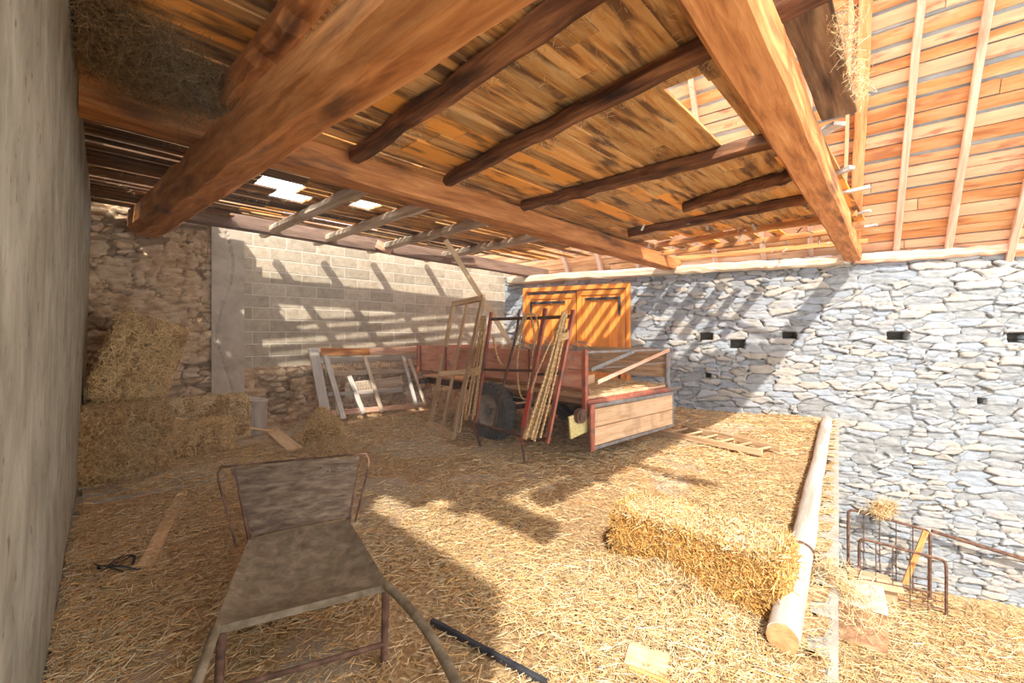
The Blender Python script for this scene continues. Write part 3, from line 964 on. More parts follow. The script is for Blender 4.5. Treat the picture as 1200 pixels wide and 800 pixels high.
# hay bales in the left corner
G = 'hay bales in the left corner'
c1 = at_z(140, 566, 0.0)
bale('hay_bale', 'large dark hay bale at the front of the corner pile against the plaster wall', at_z(136, 566, 0) + Pd * .38 + Pn * .0 + A3(.02, .02, 0), Pd, .95, .86, .80, mstraw='brown_hay', seed=11, nbl=14000, group=G, lump=.05)
bale('hay_bale', 'low square hay bale beside the large one on the floor', at_z(224, 539, 0) + Pd * .28 + Bd * .07, Bd, .78, .55, .42, seed=12, nbl=9000, group=G, lump=.04)
bale('hay_bale', 'flat hay bale lying behind the low square one', at_z(232, 528, 0) + Pd * .40 + Bd * .16, Bd, 1.0, .40, .66, mstraw='pale_hay', seed=13, nbl=9000, group=G, lump=.05)
tp = at(143, 462, 4.95)
bale('hay_bale', 'shaggy hay bale standing tilted on top of the corner pile', A3(tp[0], tp[1], .78), Bd, .66, .60, .98, tilt=(.02, .30), seed=14, nbl=12000, group=G, lump=.12)


def heap(name, label, cen, r, h, seed, n, m='hay', mc='hay_core', blen=.12, bw=.004, kind='stuff', cat='hay', stretch=(1, 1), hang=False):
    mb = MB(); N_ = 26
    t, a = np.meshgrid(np.linspace(0.02, 1, N_), np.linspace(0, 2 * math.pi, 40), indexing='ij')
    lob = 1 + .35 * (fbm(np.cos(a) * 2 + seed, np.sin(a) * 2, seed) - .5)
    x = np.cos(a) * r * t * lob * stretch[0]; y = np.sin(a) * r * t * lob * stretch[1]
    z = h * (1 - t ** 1.8) * (.75 + .5 * fbm(x * 6 + seed, y * 6, seed + 2)) * (-1 if hang else 1)
    X = np.stack([cen[0] + x, cen[1] + y, cen[2] + z], -1)
    mb.add(X, grid_faces(*t.shape)); mb.cur = 1
    i = RS.randint(0, N_, n); j = RS.randint(0, 40, n)
    C = X[i, j] + RS.normal(0, r * .05, (n, 3)); C[:, 2] += (-1 if hang else 1) * RS.rand(n) * h * .12
    dd = RS.normal(0, 1, (n, 3)) * (1, 1, .6 if not hang else 1.2)
    blades(mb, C, dd, blen * (.4 + RS.rand(n)), bw * (.7 + .6 * RS.rand(n)), bend=.25 * RS.normal(0, 1, n), two=True)
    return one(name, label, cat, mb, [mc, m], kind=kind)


p = at_z(372, 520, 0)
heap('hay_heap', 'small heap of greenish hay behind the chair', p + A3(0, .15, 0), .30, .38, 4, 3500, stretch=(1.1, .9))
heap('hay_heap', 'loose hay slumped over the back bales by the pilaster', at_z(232, 505, 0) + ZZ * .60 + Pd * .35, .5, .12, 9, 3500, stretch=(1.1, .7))
heap('straw_heap', 'low drift of pale straw in front of the hay heap', at_z(385, 528, 0) + A3(0.05, 0, -.02), .42, .12, 14, 2500, m='straw', mc='golden_core', cat='straw')
heap('straw_heap', 'straw spilled around the foot of the big golden bale', cen + ad * -.1 - unit(A3(.70, .72, 0)) * .26 - ZZ * .02, .42, .09, 19, 3500, m='straw', mc='golden_core', cat='straw', stretch=(1.2, 1.0))
# hay hanging from the boards, top left
HG = [(150, 55, 3.2, .42, .22, 'matted hay hanging under the boards beside the plaster wall'), (215, 85, 3.2, .45, .26, 'dark hay hanging between the boards and the cross beam'),
      (262, 110, 3.2, .2, .16, 'small hay tuft hanging by the massive beam'), (120, 20, 3.2, .3, .2, 'hay poking down beside the plaster wall at the top edge')]
for i, (px, py, z, r, h, lab) in enumerate(HG):
    q_ = at_z(px, py, z)
    mbh = MB(); n = 2600
    off = RS.normal(0, 1, (n, 3)) * (r * .42, r * .42, 0)
    off[:, 2] = -np.abs(RS.normal(0, .45, n)) * h * np.exp(-(off[:, 0] ** 2 + off[:, 1] ** 2) / (r * r)) * (.5 + fbm(off[:, 0] * 9 + i, off[:, 1] * 9, 5))
    C = q_ + off; C[:, 2] += .0
    kp = ((C - P0) @ Pn) > .1
    C = C[kp]; n = len(C)
    blades(mbh, C, RS.normal(0, 1, (n, 3)), .04 + .13 * RS.rand(n), .0016 + .001 * RS.rand(n), bend=.35 * RS.normal(0, 1, n), two=True)
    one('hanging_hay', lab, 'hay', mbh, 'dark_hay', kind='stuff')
q_ = at_z(925, 40, 3.2)
n = 420; t = RS.rand(n) ** 1.6
C = W(2.85, .30, 3.22) + U2 * (t * 1.1)[:, None] + RS.normal(0, 1, (n, 3)) * (.03, .03, .03)
one('hanging_hay', 'wispy white straw caught along the dusty board beyond the edge beam', 'hay', blades(MB(), C, RS.normal(0, 1, (n, 3)), .03 + .08 * RS.rand(n), .0016 + .001 * RS.rand(n), bend=.35 * RS.normal(0, 1, n), two=True), 'straw', kind='stuff')

# straw wisps along the joists (on top edges, hanging)
mb = MB()
for (x0, y0, x1, y1, w, m, lab, ext) in JL:
    a = at_z(x0, y0, 3.2); b = at_z(x1, y1, 3.2)
    n = 420
    t = RS.rand(n)[:, None]; C = a * (1 - t) + b * (1.0 * t) + RS.normal(0, .05, (n, 3)) * (1, 1, .25) - ZZ * .01
    C[:, 2] = np.minimum(C[:, 2], 3.21)
    blades(mb, C, RS.normal(0, 1, (n, 3)), .03 + .09 * RS.rand(n), .0018 + .001 * RS.rand(n), bend=.3 * RS.normal(0, 1, n), two=True)
n = 5000
C = W(0, 0) + U2 * (RS.rand(n) * 7)[:, None] + V2 * (.8 + RS.rand(n) * 6)[:, None]
C = C[fbm(C[:, 0] * 2.5, C[:, 1] * 2.5, 66) > .52]
C = C + ZZ * (3.205); n = len(C)
blades(mb, C, RS.normal(0, 1, (n, 3)) * (1, 1, .5), .03 + .07 * RS.rand(n), .0015 + .001 * RS.rand(n), bend=.3 * RS.normal(0, 1, n), two=True)
one('hay_wisps', 'hay wisps caught between the ceiling planks and joists', 'hay', mb, 'straw', kind='stuff')

# white splinters on the ragged far planks
mb = MB()
for i in range(46):
    u_ = 0
    px = random.uniform(745, 985); py = random.uniform(262, 292)
    p = at_z(px, py, 3.12)
    d = A3(random.gauss(0, 1), random.gauss(0, 1), -random.random() * 1.5); d = unit(d)
    if abs(p[1]) < 9: bar(mb, p, p + d * random.uniform(.05, .14), .035, .006, c=.001)
one('splinters', 'pale splinters and torn lath hanging from the ragged far planks', 'splinters', mb, 'white_wood', kind='stuff')

# ------------------------------------------------------------------ trailer
T0 = A3(.855, 5.04, 0); tl = A3(-.669, .743, 0); tw = A3(.743, .669, 0)
TL, TW = 3.85, 1.92


def T(l, w, z):
    return T0 + tl * l + tw * w + ZZ * z


parts = []
def panel(w, mat_, zb=.92, zt=1.352):
    m = MB(); hh = (zt - zb) / 2
    for i in range(2):
        bar(m, T(.03, w, zb + hh * (i + .5)), T(TL - .02, w, zb + hh * (i + .5)), .03, hh - .006, n=8, jit=.002)
    return m
st = [('panel_strap', bar(MB(), T(l, -.03, .88), T(l, -.03, 1.355), .04, .02, up=tw), 'red_steel') for l in (.9, 1.9, 2.9, 3.72)]
near = panel(0, 'red_paint')
parts.append(('side_panel', near, 'red_paint', False, st, 'red painted planks'))
parts.append(('side_panel', panel(TW, ''), 'frame_wood', False, None, 'bare brown planks'))
m = MB()
for i in range(2): bar(m, T(TL, 0, .92 + .108 + i * .216), T(TL, TW, .92 + .108 + i * .216), .03, .21, n=4, jit=.002)
parts.append(('front_panel', m, 'red_paint'))
m = MB()
for i in range(12):
    w = .08 + (i + .5) * (TW - .1) / 12
    bar(m, T(.02, w, .80), T(TL - .02, w, .80), (TW - .1) / 12 - .006, .035, n=3, jit=.002)
parts.append(('deck', m, 'tailgate_wood'))
m = MB(); bar(m, T(.05, .15, .80), T(2.5, .15, .80), .025, .20, n=4, jit=.002)
parts.append(('skirt_board', m, 'brown_timber'))
ch = MB()
for w in (.22, TW - .08, .6, TW - .6): bar(ch, T(.05, w, .72), T(TL, w, .72), .07, .13)
for l in (.9, 1.75, 2.7, 3.8): bar(ch, T(l, 0, .70), T(l, TW, .70), .06, .09)
parts.append(('chassis', ch, 'rust'))
rc = MB(); bar(rc, T(-.01, 0, .73), T(-.01, TW, .73), .06, .11)
parts.append(('rear_crossbar', rc, 'red_steel'))
for w, l in ((0, 0), (TW, 0)):
    p_ = MB(); bar(p_, T(l, w, .62 if w == 0 else .74), T(l, w, 1.37 if w == 0 else 1.33), .055, .055, up=tl)
    parts.append(('corner_post', p_, 'red_steel' if w == 0 else 'grey_steel'))
m = MB()
bar(m, T(TL, 0, .86), T(TL, 0, 1.37), .04, .04, up=tl); parts.append(('corner_post', m, 'red_steel'))
rf_ = MB()
bar(rf_, T(0, 0, 1.345), T(0, TW, 1.335), .05, .03); bar(rf_, T(.02, 0, 1.14), T(.02, TW, 1.14), .015, .015)
bar(rf_, T(0, TW - .02, .84), T(0, TW - .02, 1.34), .06, .04, up=tl)
parts.append(('rear_rack', rf_, 'grey_steel'))
d1 = MB(); bar(d1, T(-.03, TW, 1.33), T(-.03, .2, .98), .05, .012, up=tl); parts.append(('brace', d1, 'rafter_wood'))
d2 = MB(); bar(d2, T(-.05, .95, 1.33), T(-.05, .05, 1.14), .045, .012, up=tl); parts.append(('brace', d2, 'grey_steel'))
# tailgate
tg = MB()
for i in range(2): bar(tg, T(-.07, .05, .36 + i * .215), T(-.07, TW - .0, .36 + i * .215), .028, .209, n=5, jit=.0015)
tf = MB()
bar(tf, T(-.07, 0, .72), T(-.07, TW + .02, .70), .04, .045); bar(tf, T(-.07, .02, .225), T(-.07, TW, .235), .035, .04)
bar(tf, T(-.07, TW, .22), T(-.07, TW, .72), .04, .04, up=tl)
ts_ = MB(); bar(ts_, T(-.08, .03, .2), T(-.08, .03, .74), .075, .03, up=tl)
parts.append(('tailgate', tg, 'tailgate_wood', False, [('tailgate_frame', tf, 'grey_steel'), ('tailgate_stile', ts_, 'red_steel')], 'bare pale wooden drop-down tailgate'))
# lamp and plate
lm = MB(); rod(lm, T(-.06, -.13, .62), T(.0, -.13, .62), .085, 16); rod(lm, T(-.075, -.13, .62), T(-.06, -.13, .62), .06, 16)
parts.append(('rear_lamp', lm, 'rust', True))
pl = MB(); bar(pl, T(-.0, -.28, .50), T(-.0, .03, .54), .02, .26, jit=.004); parts.append(('lamp_plate', pl, 'chipboard', False, None, 'pale chipboard plate'))


def wheel(l, w, z=.425, R=.425, wd=.21, sgn=-1):
    c = T(l, w, z)
    ty = MB()
    prof = [(-.5, .62), (-.52, .78), (-.5, .90), (-.42, .97), (-.2, 1.0), (.2, 1.0), (.42, .97), (.5, .90), (.52, .78), (.5, .62), (.3, .58), (-.3, .58)]
    nseg = 48; V = []; G = []
    for i in range(nseg):
        a = i / nseg * 2 * math.pi
        for (x, r) in prof:
            V.append(c + tw * (x * wd) + (tl * math.cos(a) + ZZ * math.sin(a)) * (r * R)); G.append((a, x, r))
    k_ = len(prof); i = np.repeat(np.arange(nseg), k_); j = np.tile(np.arange(k_), nseg)
    ty.add(V, np.stack([i * k_ + j, i * k_ + (j + 1) % k_, ((i + 1) % nseg) * k_ + (j + 1) % k_, ((i + 1) % nseg) * k_ + j], 1), G)
    for i in range(30):
        a = i / 30 * 2 * math.pi; e = tl * math.cos(a) + ZZ * math.sin(a); tn = -tl * math.sin(a) + ZZ * math.cos(a)
        for s in (-1, 1):
            bar(ty, c + e * R * .985 + tw * s * wd * .05, c + e * R * .965 + tw * s * wd * .52 + tn * .03, .034, .028, up=e)
    rm = MB()
    for (x0, x1, ra, rb_) in ((-.38, -.38, .30, .27), ):
        pass
    prof = [(sgn * .46, .62), (sgn * .40, .60), (sgn * .34, .50), (sgn * .1, .46), (sgn * .06, .30), (sgn * .16, .24), (sgn * .16, .0001)]
    V = []
    for i in range(32):
        a = i / 32 * 2 * math.pi
        for (x, r) in prof: V.append(c + tw * (x * wd) + (tl * math.cos(a) + ZZ * math.sin(a)) * (r * R))
    k_ = len(prof); i = np.repeat(np.arange(32), k_ - 1); j = np.tile(np.arange(k_ - 1), 32)
    rm.add(V, np.stack([i * k_ + j, i * k_ + j + 1, ((i + 1) % 32) * k_ + j + 1, ((i + 1) % 32) * k_ + j], 1))
    hb = MB(); rod(hb, c, c + tw * sgn * wd * .42, .055, 14)
    for i in range(5):
        a = i / 5 * 2 * math.pi; q_ = c + (tl * math.cos(a) + ZZ * math.sin(a)) * .085
        rod(hb, q_, q_ + tw * sgn * wd * .26, .012, 6)
    return ('wheel', ty, 'rubber', False, [('rim', rm, 'dusty_rim', True), ('hub', hb, 'grey_steel')])


parts.append(wheel(1.75, .03)); parts.append(wheel(1.75, TW - .06, sgn=1))
ax_ = MB(); rod(ax_, T(1.75, .1, .43), T(1.75, TW - .1, .43), .04, 10)
for w in (.35, TW - .35):
    for i in range(3): bar(ax_, T(1.3 + i * .08, w, .60 - i * .02), T(2.2 - i * .08, w, .60 - i * .02), .05, .012)
    bar(ax_, T(1.75, w, .43), T(1.75, w, .68), .05, .06, up=tl)
parts.append(('axle', ax_, 'rust'))
db = MB(); bar(db, T(3.8, .5, .66), T(4.25, TW / 2, .62), .06, .08); bar(db, T(3.8, TW - .5, .66), T(4.25, TW / 2, .62), .06, .08)
parts.append(('drawbar', db, 'red_steel'))
thing('farm_trailer', 'old red farm trailer with wooden tailgate hanging open', 'trailer', parts)
# straw and odd boards inside
n = 2500
C = T0 + tl * (RS.rand(n) * 2.2)[:, None] + tw * (.05 + RS.rand(n) * (TW - .1))[:, None] + ZZ * (.83 + .02 * RS.rand(n))[:, None]
one('loose_straw', 'straw strewn on the trailer deck', 'straw', blades(MB(), C, rdir(n, .1), .05 + .1 * RS.rand(n), .004 + .002 * RS.rand(n)), 'straw', kind='stuff')
one('plank', 'short plank lying on edge on the trailer deck', 'board', bar(MB(), T(.55, .25, .90), T(.75, 1.15, .90), .03, .14, n=4, jit=.002), 'new_wood')
# tangle of brushwood and wire in the trailer
mb = MB()
for i in range(26):
    c = T(1.4 + random.gauss(0, .25), .9 + random.gauss(0, .25), 1.1)
    pts = [c + A3(random.gauss(0, .22), random.gauss(0, .22), random.uniform(-.2, .42)) for _ in range(5)]
    sweep(mb, smooth_path(pts, 5), circ(.006, 5))
one('brush_tangle', 'tangle of thin twigs and wire heaped in the trailer', 'brushwood', mb, 'grey_steel', kind='stuff')

# ------------------------------------------------------------------ racks and frames leaning on the trailer
# wooden frame
a0 = at_z(504, 499, 0.03); a1 = at(531.7, 356, 7.35); b0 = at_z(531, 513, 0.03); b1 = at(566, 349, 6.62)
m0 = (a0 + b0) / 2 + 0; m1 = (a1 + b1) / 2
up_ = unit(np.cross(a1 - a0, b0 - a0))
P_ = []
for (p, q_) in ((a0, a1), (b0, b1)):
    P_.append(('rail', bar(MB(), p, q_, .085, .05, up=up_, n=5, jit=.002), 'frame_wood'))
P_.append(('rail', bar(MB(), a0 * .45 + b0 * .55 + 0, a1 * .5 + b1 * .5, .06, .035, up=up_, n=5, jit=.002), 'frame_wood'))
P_.append(('crossbar', bar(MB(), a1 - unit(b1 - a1) * .03, b1 + unit(b1 - a1) * .03, .05, .085, up=unit(a1 - a0), n=3, jit=.002), 'new_wood'))
mA = a0 * .58 + a1 * .42; mB_ = b0 * .54 + b1 * .46
P_.append(('crossbar', bar(MB(), mA, mB_, .05, .085, up=unit(a1 - a0), n=3), 'new_wood'))
P_.append(('crossbar', bar(MB(), a0 + ZZ * .03 - unit(b0 - a0) * .05, b0 + ZZ * .03 + unit(b0 - a0) * .03, .06, .10, up=unit(a1 - a0), n=3), 'frame_wood'))
thing('wooden_frame', 'tall narrow wooden frame leaning on the trailer side', 'frame', P_)

# red steel rack with ropes
L0 = at(556, 502, 6.02); L1 = at(576, 366, 6.22); M0 = at(611, 520, 5.17); M1 = at(639.5, 361.6, 5.42); R0 = at(641, 519, 4.86); R1 = at(672, 363, 5.02)
up_ = unit(np.cross(L1 - L0, M0 - L0))
P_ = []
P_.append(('rail', bar(MB(), L0, L1, .06, .035, up=up_), 'red_steel'))
P_.append(('rail', bar(MB(), M0, M1, .065, .035, up=up_), 'red_steel'))
P_.append(('rail', bar(MB(), R0, R1, .055, .035, up=up_), 'red_steel'))
P_.append(('prong', bar(MB(), L0 + (L1 - L0) * .05, at_z(563, 524, .012), .03, .03), 'rust'))
P_.append(('prong', bar(MB(), M0 + (M1 - M0) * .02, at_z(615, 544, .012), .035, .03), 'rust'))
lr = lambda A_, B_, t: A_ * (1 - t) + B_ * t
P_.append(('crossbar', rod(MB(), lr(L0, L1, .94), lr(M0, M1, .93), .022, 8), 'rust'))
P_.append(('crossbar', rod(MB(), lr(M0, M1, .93), lr(R0, R1, .95), .022, 8), 'rust'))
P_.append(('crossbar', rod(MB(), lr(L0, L1, .50), lr(M0, M1, .53), .018, 8), 'rust'))
P_.append(('crossbar', rod(MB(), lr(M0, M1, .5), lr(R0, R1, .52), .018, 8), 'rust'))
P_.append(('crossbar', rod(MB(), lr(L0, L1, .04), lr(M0, M1, .06), .025, 8), 'rust'))
P_.append(('crossbar', rod(MB(), lr(M0, M1, .02), lr(R0, R1, .03), .02, 8), 'rust'))
P_.append(('paint_patch', bar(MB(), lr(M0, M1, .12) - up_ * .02, lr(M0, M1, .40) - up_ * .02, .067, .004, up=up_), 'bright_red_steel', False, None, 'bright red paint patch'))
cr = smooth_path([lr(L0, L1, .06) + (M0 - L0) * .42, at(590, 450, 5.62), at(604, 395, 5.7), at(609, 363, 5.75)], 6)
P_.append(('crank_rod', sweep(MB(), cr, circ(.016, 7)), 'rust', True))
thing('hay_rack', 'rusty red steel hay rack frame leaning on the trailer with ropes', 'rack', P_)

rope_prof = np.array([((1 + .28 * math.cos(3 * a)) * math.cos(a), (1 + .28 * math.cos(3 * a)) * math.sin(a)) for a in np.linspace(0, 2 * math.pi, 12, endpoint=False)])


def rope(mb, pts, r=.012, n=14):
    P = smooth_path(pts, n)
    return sweep(mb, P, rope_prof * r, twist=42)


# thick bundle on the right
mb = MB()
A_ = [at(662, 366, 4.95), at(658, 385, 4.93), at(648, 430, 4.85), at(636, 475, 4.76), at(624, 516, 4.70)]
for i in range(13):
    ox = random.uniform(-.075, .06); oy = random.uniform(-.04, .02); end = random.uniform(.9, 1.0)
    pts = [p + A3(ox * (.35 + .28 * j), oy, random.gauss(0, .01)) for j, p in enumerate(A_)]
    pts[-1] = pts[-2] + (pts[-1] - pts[-2]) * end
    rope(mb, pts, .013)
for i in range(4):
    c = A_[1] + ZZ * (-.02 * i - .03)
    t = np.linspace(0, 2 * math.pi, 16, endpoint=False)
    ring = c + np.outer(np.cos(t), A3(.075, 0, 0)) + np.outer(np.sin(t), A3(0, .05, .03))
    sweep(mb, ring, rope_prof * .012, closed=True)
rope(mb, [at(645, 400, 4.8), at(628, 440, 4.95), at(622, 460, 5.0)], .011)
one('rope_coil', 'thick bundle of plaited rope hung on the right rail of the rack', 'rope', mb, 'rope', 'ropes hung on the rack', smooth=True)
# left bundle
mb = MB()
A_ = [at(566, 371, 6.2), at(562, 400, 6.12), at(556, 435, 6.02), at(550, 470, 5.95), at(546, 493, 5.92)]
for i in range(9):
    ox = random.uniform(-.06, .09); oy = random.uniform(-.04, .04); 
    pts = [p + A3(ox * (.5 + .2 * j), oy, random.gauss(0, .01)) for j, p in enumerate(A_)]
    pts[-1] = pts[-2] + (pts[-1] - pts[-2]) * random.uniform(.3, 1)
    rope(mb, pts, .013)
t = np.linspace(0, 2 * math.pi, 16, endpoint=False)
for i in range(4):
    c = A_[2] + ZZ * (.03 * i - .03)
    sweep(mb, c + np.outer(np.cos(t), A3(.08, 0, .02)) + np.outer(np.sin(t), A3(0, .06, .02)), rope_prof * .012, closed=True)
rope(mb, [at(550, 435, 5.95), at(545, 460, 5.9), at(540, 500, 5.85), at(537, 506, 5.84)], .011)
one('rope_coil', 'rope bundle tied in the middle hanging on the left rail of the rack', 'rope', mb, 'rope', 'ropes hung on the rack', smooth=True)
# hanging loops
mb = MB()
rope(mb, [at(578, 395, 6.0), at(583, 418, 5.95), at(590, 428, 5.9), at(598, 420, 5.85), at(606, 395, 5.75), at(614, 372, 5.6), at(622, 368, 5.52), at(629, 372, 5.48), at(632, 400, 5.5), at(628, 440, 5.55), at(620, 465, 5.52)], .014)
rope(mb, [at(617, 370, 5.6), at(610, 395, 5.62), at(606, 430, 5.6), at(609, 460, 5.55), at(616, 468, 5.5), at(622, 460, 5.5)], .012)
rope(mb, [at(622, 369, 5.55), at(626, 395, 5.52), at(622, 430, 5.55), at(618, 455, 5.55)], .012)
one('rope_coil', 'loose looped rope draped over the middle of the rack', 'rope', mb, 'rope', 'ropes hung on the rack', smooth=True)

# long board leaning from the ceiling to the trailer
p0 = at(522, 281, 6.4); p1 = at(598, 402, 6.9)
one('leaning_board', 'long narrow pale board leaning from the trailer up to the ceiling', 'board', bar(MB(), p0, p1, .075, .03, up=A3(0, 1, 0), n=6, jit=.002), 'new_wood')

# ------------------------------------------------------------------ hurdles against the block wall
PW = BB - Bn * .42                                   # plane of the hurdle feet is a bit further out than its top


def hp(px, py):                                      # leaning plane: foot .75 m, top .25 m from the blocks
    zz = .5
    for _ in range(12):
        off = .68 - .38 * zz
        p = on_plane(px, py, BB - Bn * off, Bn); zz = p[2]
    return p


P_ = []
def hb_(name, x0, y0, x1, y1, w, m, th=.03, lift=0):
    a = hp(x0, y0) - Bn * lift; b = hp(x1, y1) - Bn * lift
    P_.append((name, bar(MB(), a, b, w, th, up=Bn, n=4, jit=.003), m))
hb_('post', 366, 408, 382, 492, .16, 'white_wood', lift=.03)
hb_('rail', 376, 412, 433, 412, .13, 'orange_timber')
hb_('rail', 433, 412, 494, 409, .13, 'rafter_wood')
hb_('rail', 374, 421, 494, 419, .07, 'white_wood', lift=.03)
hb_('rail', 380, 438, 492, 434, .08, 'pale_timber')
hb_('rail', 384, 462, 470, 456, .06, 'white_wood')
hb_('rail', 388, 484, 500, 474, .09, 'rafter_wood')
hb_('slat', 380, 416, 401, 490, .09, 'white_wood', lift=.06)
hb_('slat', 426, 418, 446, 482, .07, 'pale_timber', lift=.06)
hb_('slat', 470, 416, 486, 474, .07, 'white_wood', lift=.06)
hb_('slat', 478, 420, 497, 474, .06, 'pale_timber', lift=.05)
hb_('slat', 408, 440, 425, 484, .08, 'white_wood', lift=.04)
hb_('slat', 388, 430, 396, 486, .05, 'pale_timber', lift=.02)
wm = MB()
for i in range(40):
    t = i / 39
    a = lr(hp(376, 424), hp(492, 421), t); b = lr(hp(390, 482), hp(500, 472), min(1, t + .09)); c_ = lr(hp(390, 482), hp(500, 472), max(0, t - .09))
    rod(wm, a, b, .0022, 3); rod(wm, a, c_, .0022, 3)
P_.append(('wire_mesh', wm, 'grey_steel'))
thing('wire_hurdle', 'weathered wooden hurdle with wire mesh leaning on the block wall', 'hurdle', P_)
# cloth-like pale boards behind
one('plank', 'light board lying on the floor in front of the wire hurdle', 'board', bar(MB(), at_z(405, 496, .02), at_z(503, 480, .02), .16, .03, n=4, jit=.002), 'new_wood')
a = hp(404, 448) + Bn * .04; b = hp(470, 444) + Bn * .04
one('plank_sheet', 'pale grey board panel standing behind the wire hurdle', 'panel', bar(MB(), lr(hp(404, 470), hp(408, 448), .5) + Bn * .06, lr(hp(472, 460), hp(474, 440), .5) + Bn * .06, .02, .30, n=4, jit=.003), 'pale_timber')
# stump
p = at_z(297, 509, 0)
sp = MB(); sweep(sp, np.array([p, p + ZZ * .2, p + ZZ * .42, p + ZZ * .55 + A3(.02, 0, 0)]), circ(.19, 14), jit=.008, sc=[1.05, 1, .98, .97])
one('wood_block', 'short pale upright log block by the rubble plinth', 'log', sp, 'log_bark', smooth=False)
# boards and poles on the floor behind the chair
one('plank', 'wide pale board lying on the floor in front of the log block', 'board', bar(MB(), at_z(312, 498, .04), at_z(346, 527, .03), .2, .03, n=4, jit=.002), 'new_wood')
one('pole', 'thin pole resting from the hay bales down to the floor', 'pole', rod(MB(), at_z(205, 490, .46), at_z(320, 505, .05), .018, 7, n=8, jit=.003), 'new_wood')
one('plank', 'narrow pale plank half buried in straw by the plaster wall', 'board', bar(MB(), at_z(214, 578, .02), at_z(165, 672, .018), .085, .025, n=6, jit=.002), 'new_wood')
# floorboards bared near the big bale
mb = MB()
for i in range(4):
    a = at_z(98, 592 - i * 9, .016); 
    bar(mb, a, a + Bd * 1.1 + A3(0, 0, 0), .14, .02, n=3, jit=.001)
one('floor_boards', 'bare dusty boards showing through the straw beside the large hay bale', 'board', mb, 'concrete')
# black strap tangle
mb = MB(); c = at_z(135, 668, .03)
for i in range(3):
    pts = [c + A3(.11 * math.cos(a_ + i) + .02 * i, .07 * math.sin(a_ + i), .035 + .03 * math.sin(a_ * 2 + i)) for a_ in np.linspace(0, 4.5, 9)]
    sweep(mb, smooth_path(pts, 5), rect(.016, .005, .001))
one('strap', 'black twisted strap lying in the straw near the plaster wall', 'strap', mb, 'black_iron')
# dark channel in the floor, foreground
a = at_z(506, 728, .05); b = at_z(640, 800, .05)
mb = MB(); bar(mb, a, b + (b - a) * .0, .024, .03, n=8, jit=.001); one('steel_rail', 'dark steel rail sunk in the straw in front of the chair', 'rail', mb, 'black_iron')
# bared concrete patch by the rail
# broken tile/wood piece foreground
p = at_z(757, 776, .03)
thing('wood_chunk', 'broken chunk of wood with an orange split side in the foreground', 'wood',
      [('chunk', bar(MB(), p - A3(.08, -.03, 0), p + A3(.08, -.05, 0), .13, .045, jit=.012, n=5), 'frame_wood'),
       ('split_face', bar(MB(), p + A3(-.09, -.045, -.005), p + A3(.06, -.125, -.005), .02, .05, jit=.004, n=3), 'orange_timber', False, None, 'orange split face')])

# ladder lying on the floor
a0 = at_z(893, 530, .09); a1 = at_z(772, 506, .09); b0 = at_z(915, 526, .09); b1 = at_z(800, 500, .09)
P_ = [('rail', bar(MB(), a0, a1, .05, .07, n=6, jit=.003), 'frame_wood'), ('rail', bar(MB(), b0, b1, .05, .07, n=6, jit=.003), 'frame_wood')]
for i in range(6):
    t = .08 + i * .17
    P_.append(('rung', rod(MB(), lr(a0, a1, t), lr(b0, b1, t), .016, 7), 'frame_wood'))
thing('wooden_ladder', 'short wooden ladder lying flat on the straw by the tailgate', 'ladder', P_)

# log at the loft edge
l0 = at_z(917, 766, 0) + ZZ * .075; l1 = at_z(969, 497, 0) + ZZ * .075
lg = MB(); sweep(lg, seg(l0, l1, 26), circ(.073, 14), jit=.005, sc=np.linspace(1, 1.05, 26) + .04 * np.sin(np.linspace(0, 9, 26)))
en = MB(); dd = unit(l0 - l1); rod(en, l0 - dd * .01, l0 + dd * .004, .070, 14)
thing('log', 'long pale barked log lying along the loft edge', 'log', [('trunk', lg, 'log_bark', True), ('cut_end', en, 'end_grain', False, None, 'orange cut end')])
c = l0 + (l1 - l0) * .155
t = np.linspace(0, 2 * math.pi, 20, endpoint=False)
e1 = unit(np.cross(dd, ZZ))
wl = MB()
for k_ in range(2):
    sweep(wl, c + dd * k_ * .02 + np.outer(np.cos(t), e1 * .083) + np.outer(np.sin(t), ZZ * .083 + dd * .02), circ(.004, 5), closed=True)
sweep(wl, c - e1 * .08 + np.outer(np.cos(t), e1 * .04) + np.outer(np.sin(t), ZZ * .035), circ(.004, 5), closed=True)
one('wire_loop', 'rusty wire twisted around the log behind the golden bale', 'wire', wl, 'rust')

# ------------------------------------------------------------------ chair
P_ = []
fl = at_z(250, 735, .39); fr_ = at_z(455, 684, .39); bl = at_z(292, 630, .43); br = at_z(408, 608, .43)
ns, nt_ = 16, 16
s, t = np.meshgrid(np.linspace(0, 1, ns), np.linspace(0, 1, nt_), indexing='ij')
def quad(s, t, dz=0):
    p = (fl * ((1 - s) * (1 - t))[..., None] + fr_ * (s * (1 - t))[..., None] + bl * ((1 - s) * t)[..., None] + br * (s * t)[..., None])
    p[..., 2] += -.055 * np.sin(math.pi * np.clip(t, 0, 1) ** .7) * np.abs(np.sin(math.pi * s)) ** .5 + dz
    return p
top = quad(s, t); bot = quad(s, t, -.006)
seat = MB(); seat.add(top, grid_faces(ns, nt_)); seat.add(bot, grid_faces(ns, nt_)[:, ::-1])
for e in (np.stack([s[:, 0], t[:, 0]], 1), np.stack([s[-1], t[-1]], 1), np.stack([s[0], t[0]], 1)):
    q_ = quad(e[:, 0], e[:, 1]); seat.add(np.concatenate([q_, q_ - ZZ * .032]), [[i, i + 1, i + 1 + len(q_), i + len(q_)] for i in range(len(q_) - 1)])
P_.append(('seat', seat, 'dusty_steel', True))
tl_ = at(270, 549, 2.62); tr_ = at(421, 535, 2.84); q0 = at(296, 629, 2.46); q1 = at(408, 606, 2.68)
bk = MB()
s, t = np.meshgrid(np.linspace(0, 1, 14), np.linspace(0, 1, 8), indexing='ij')
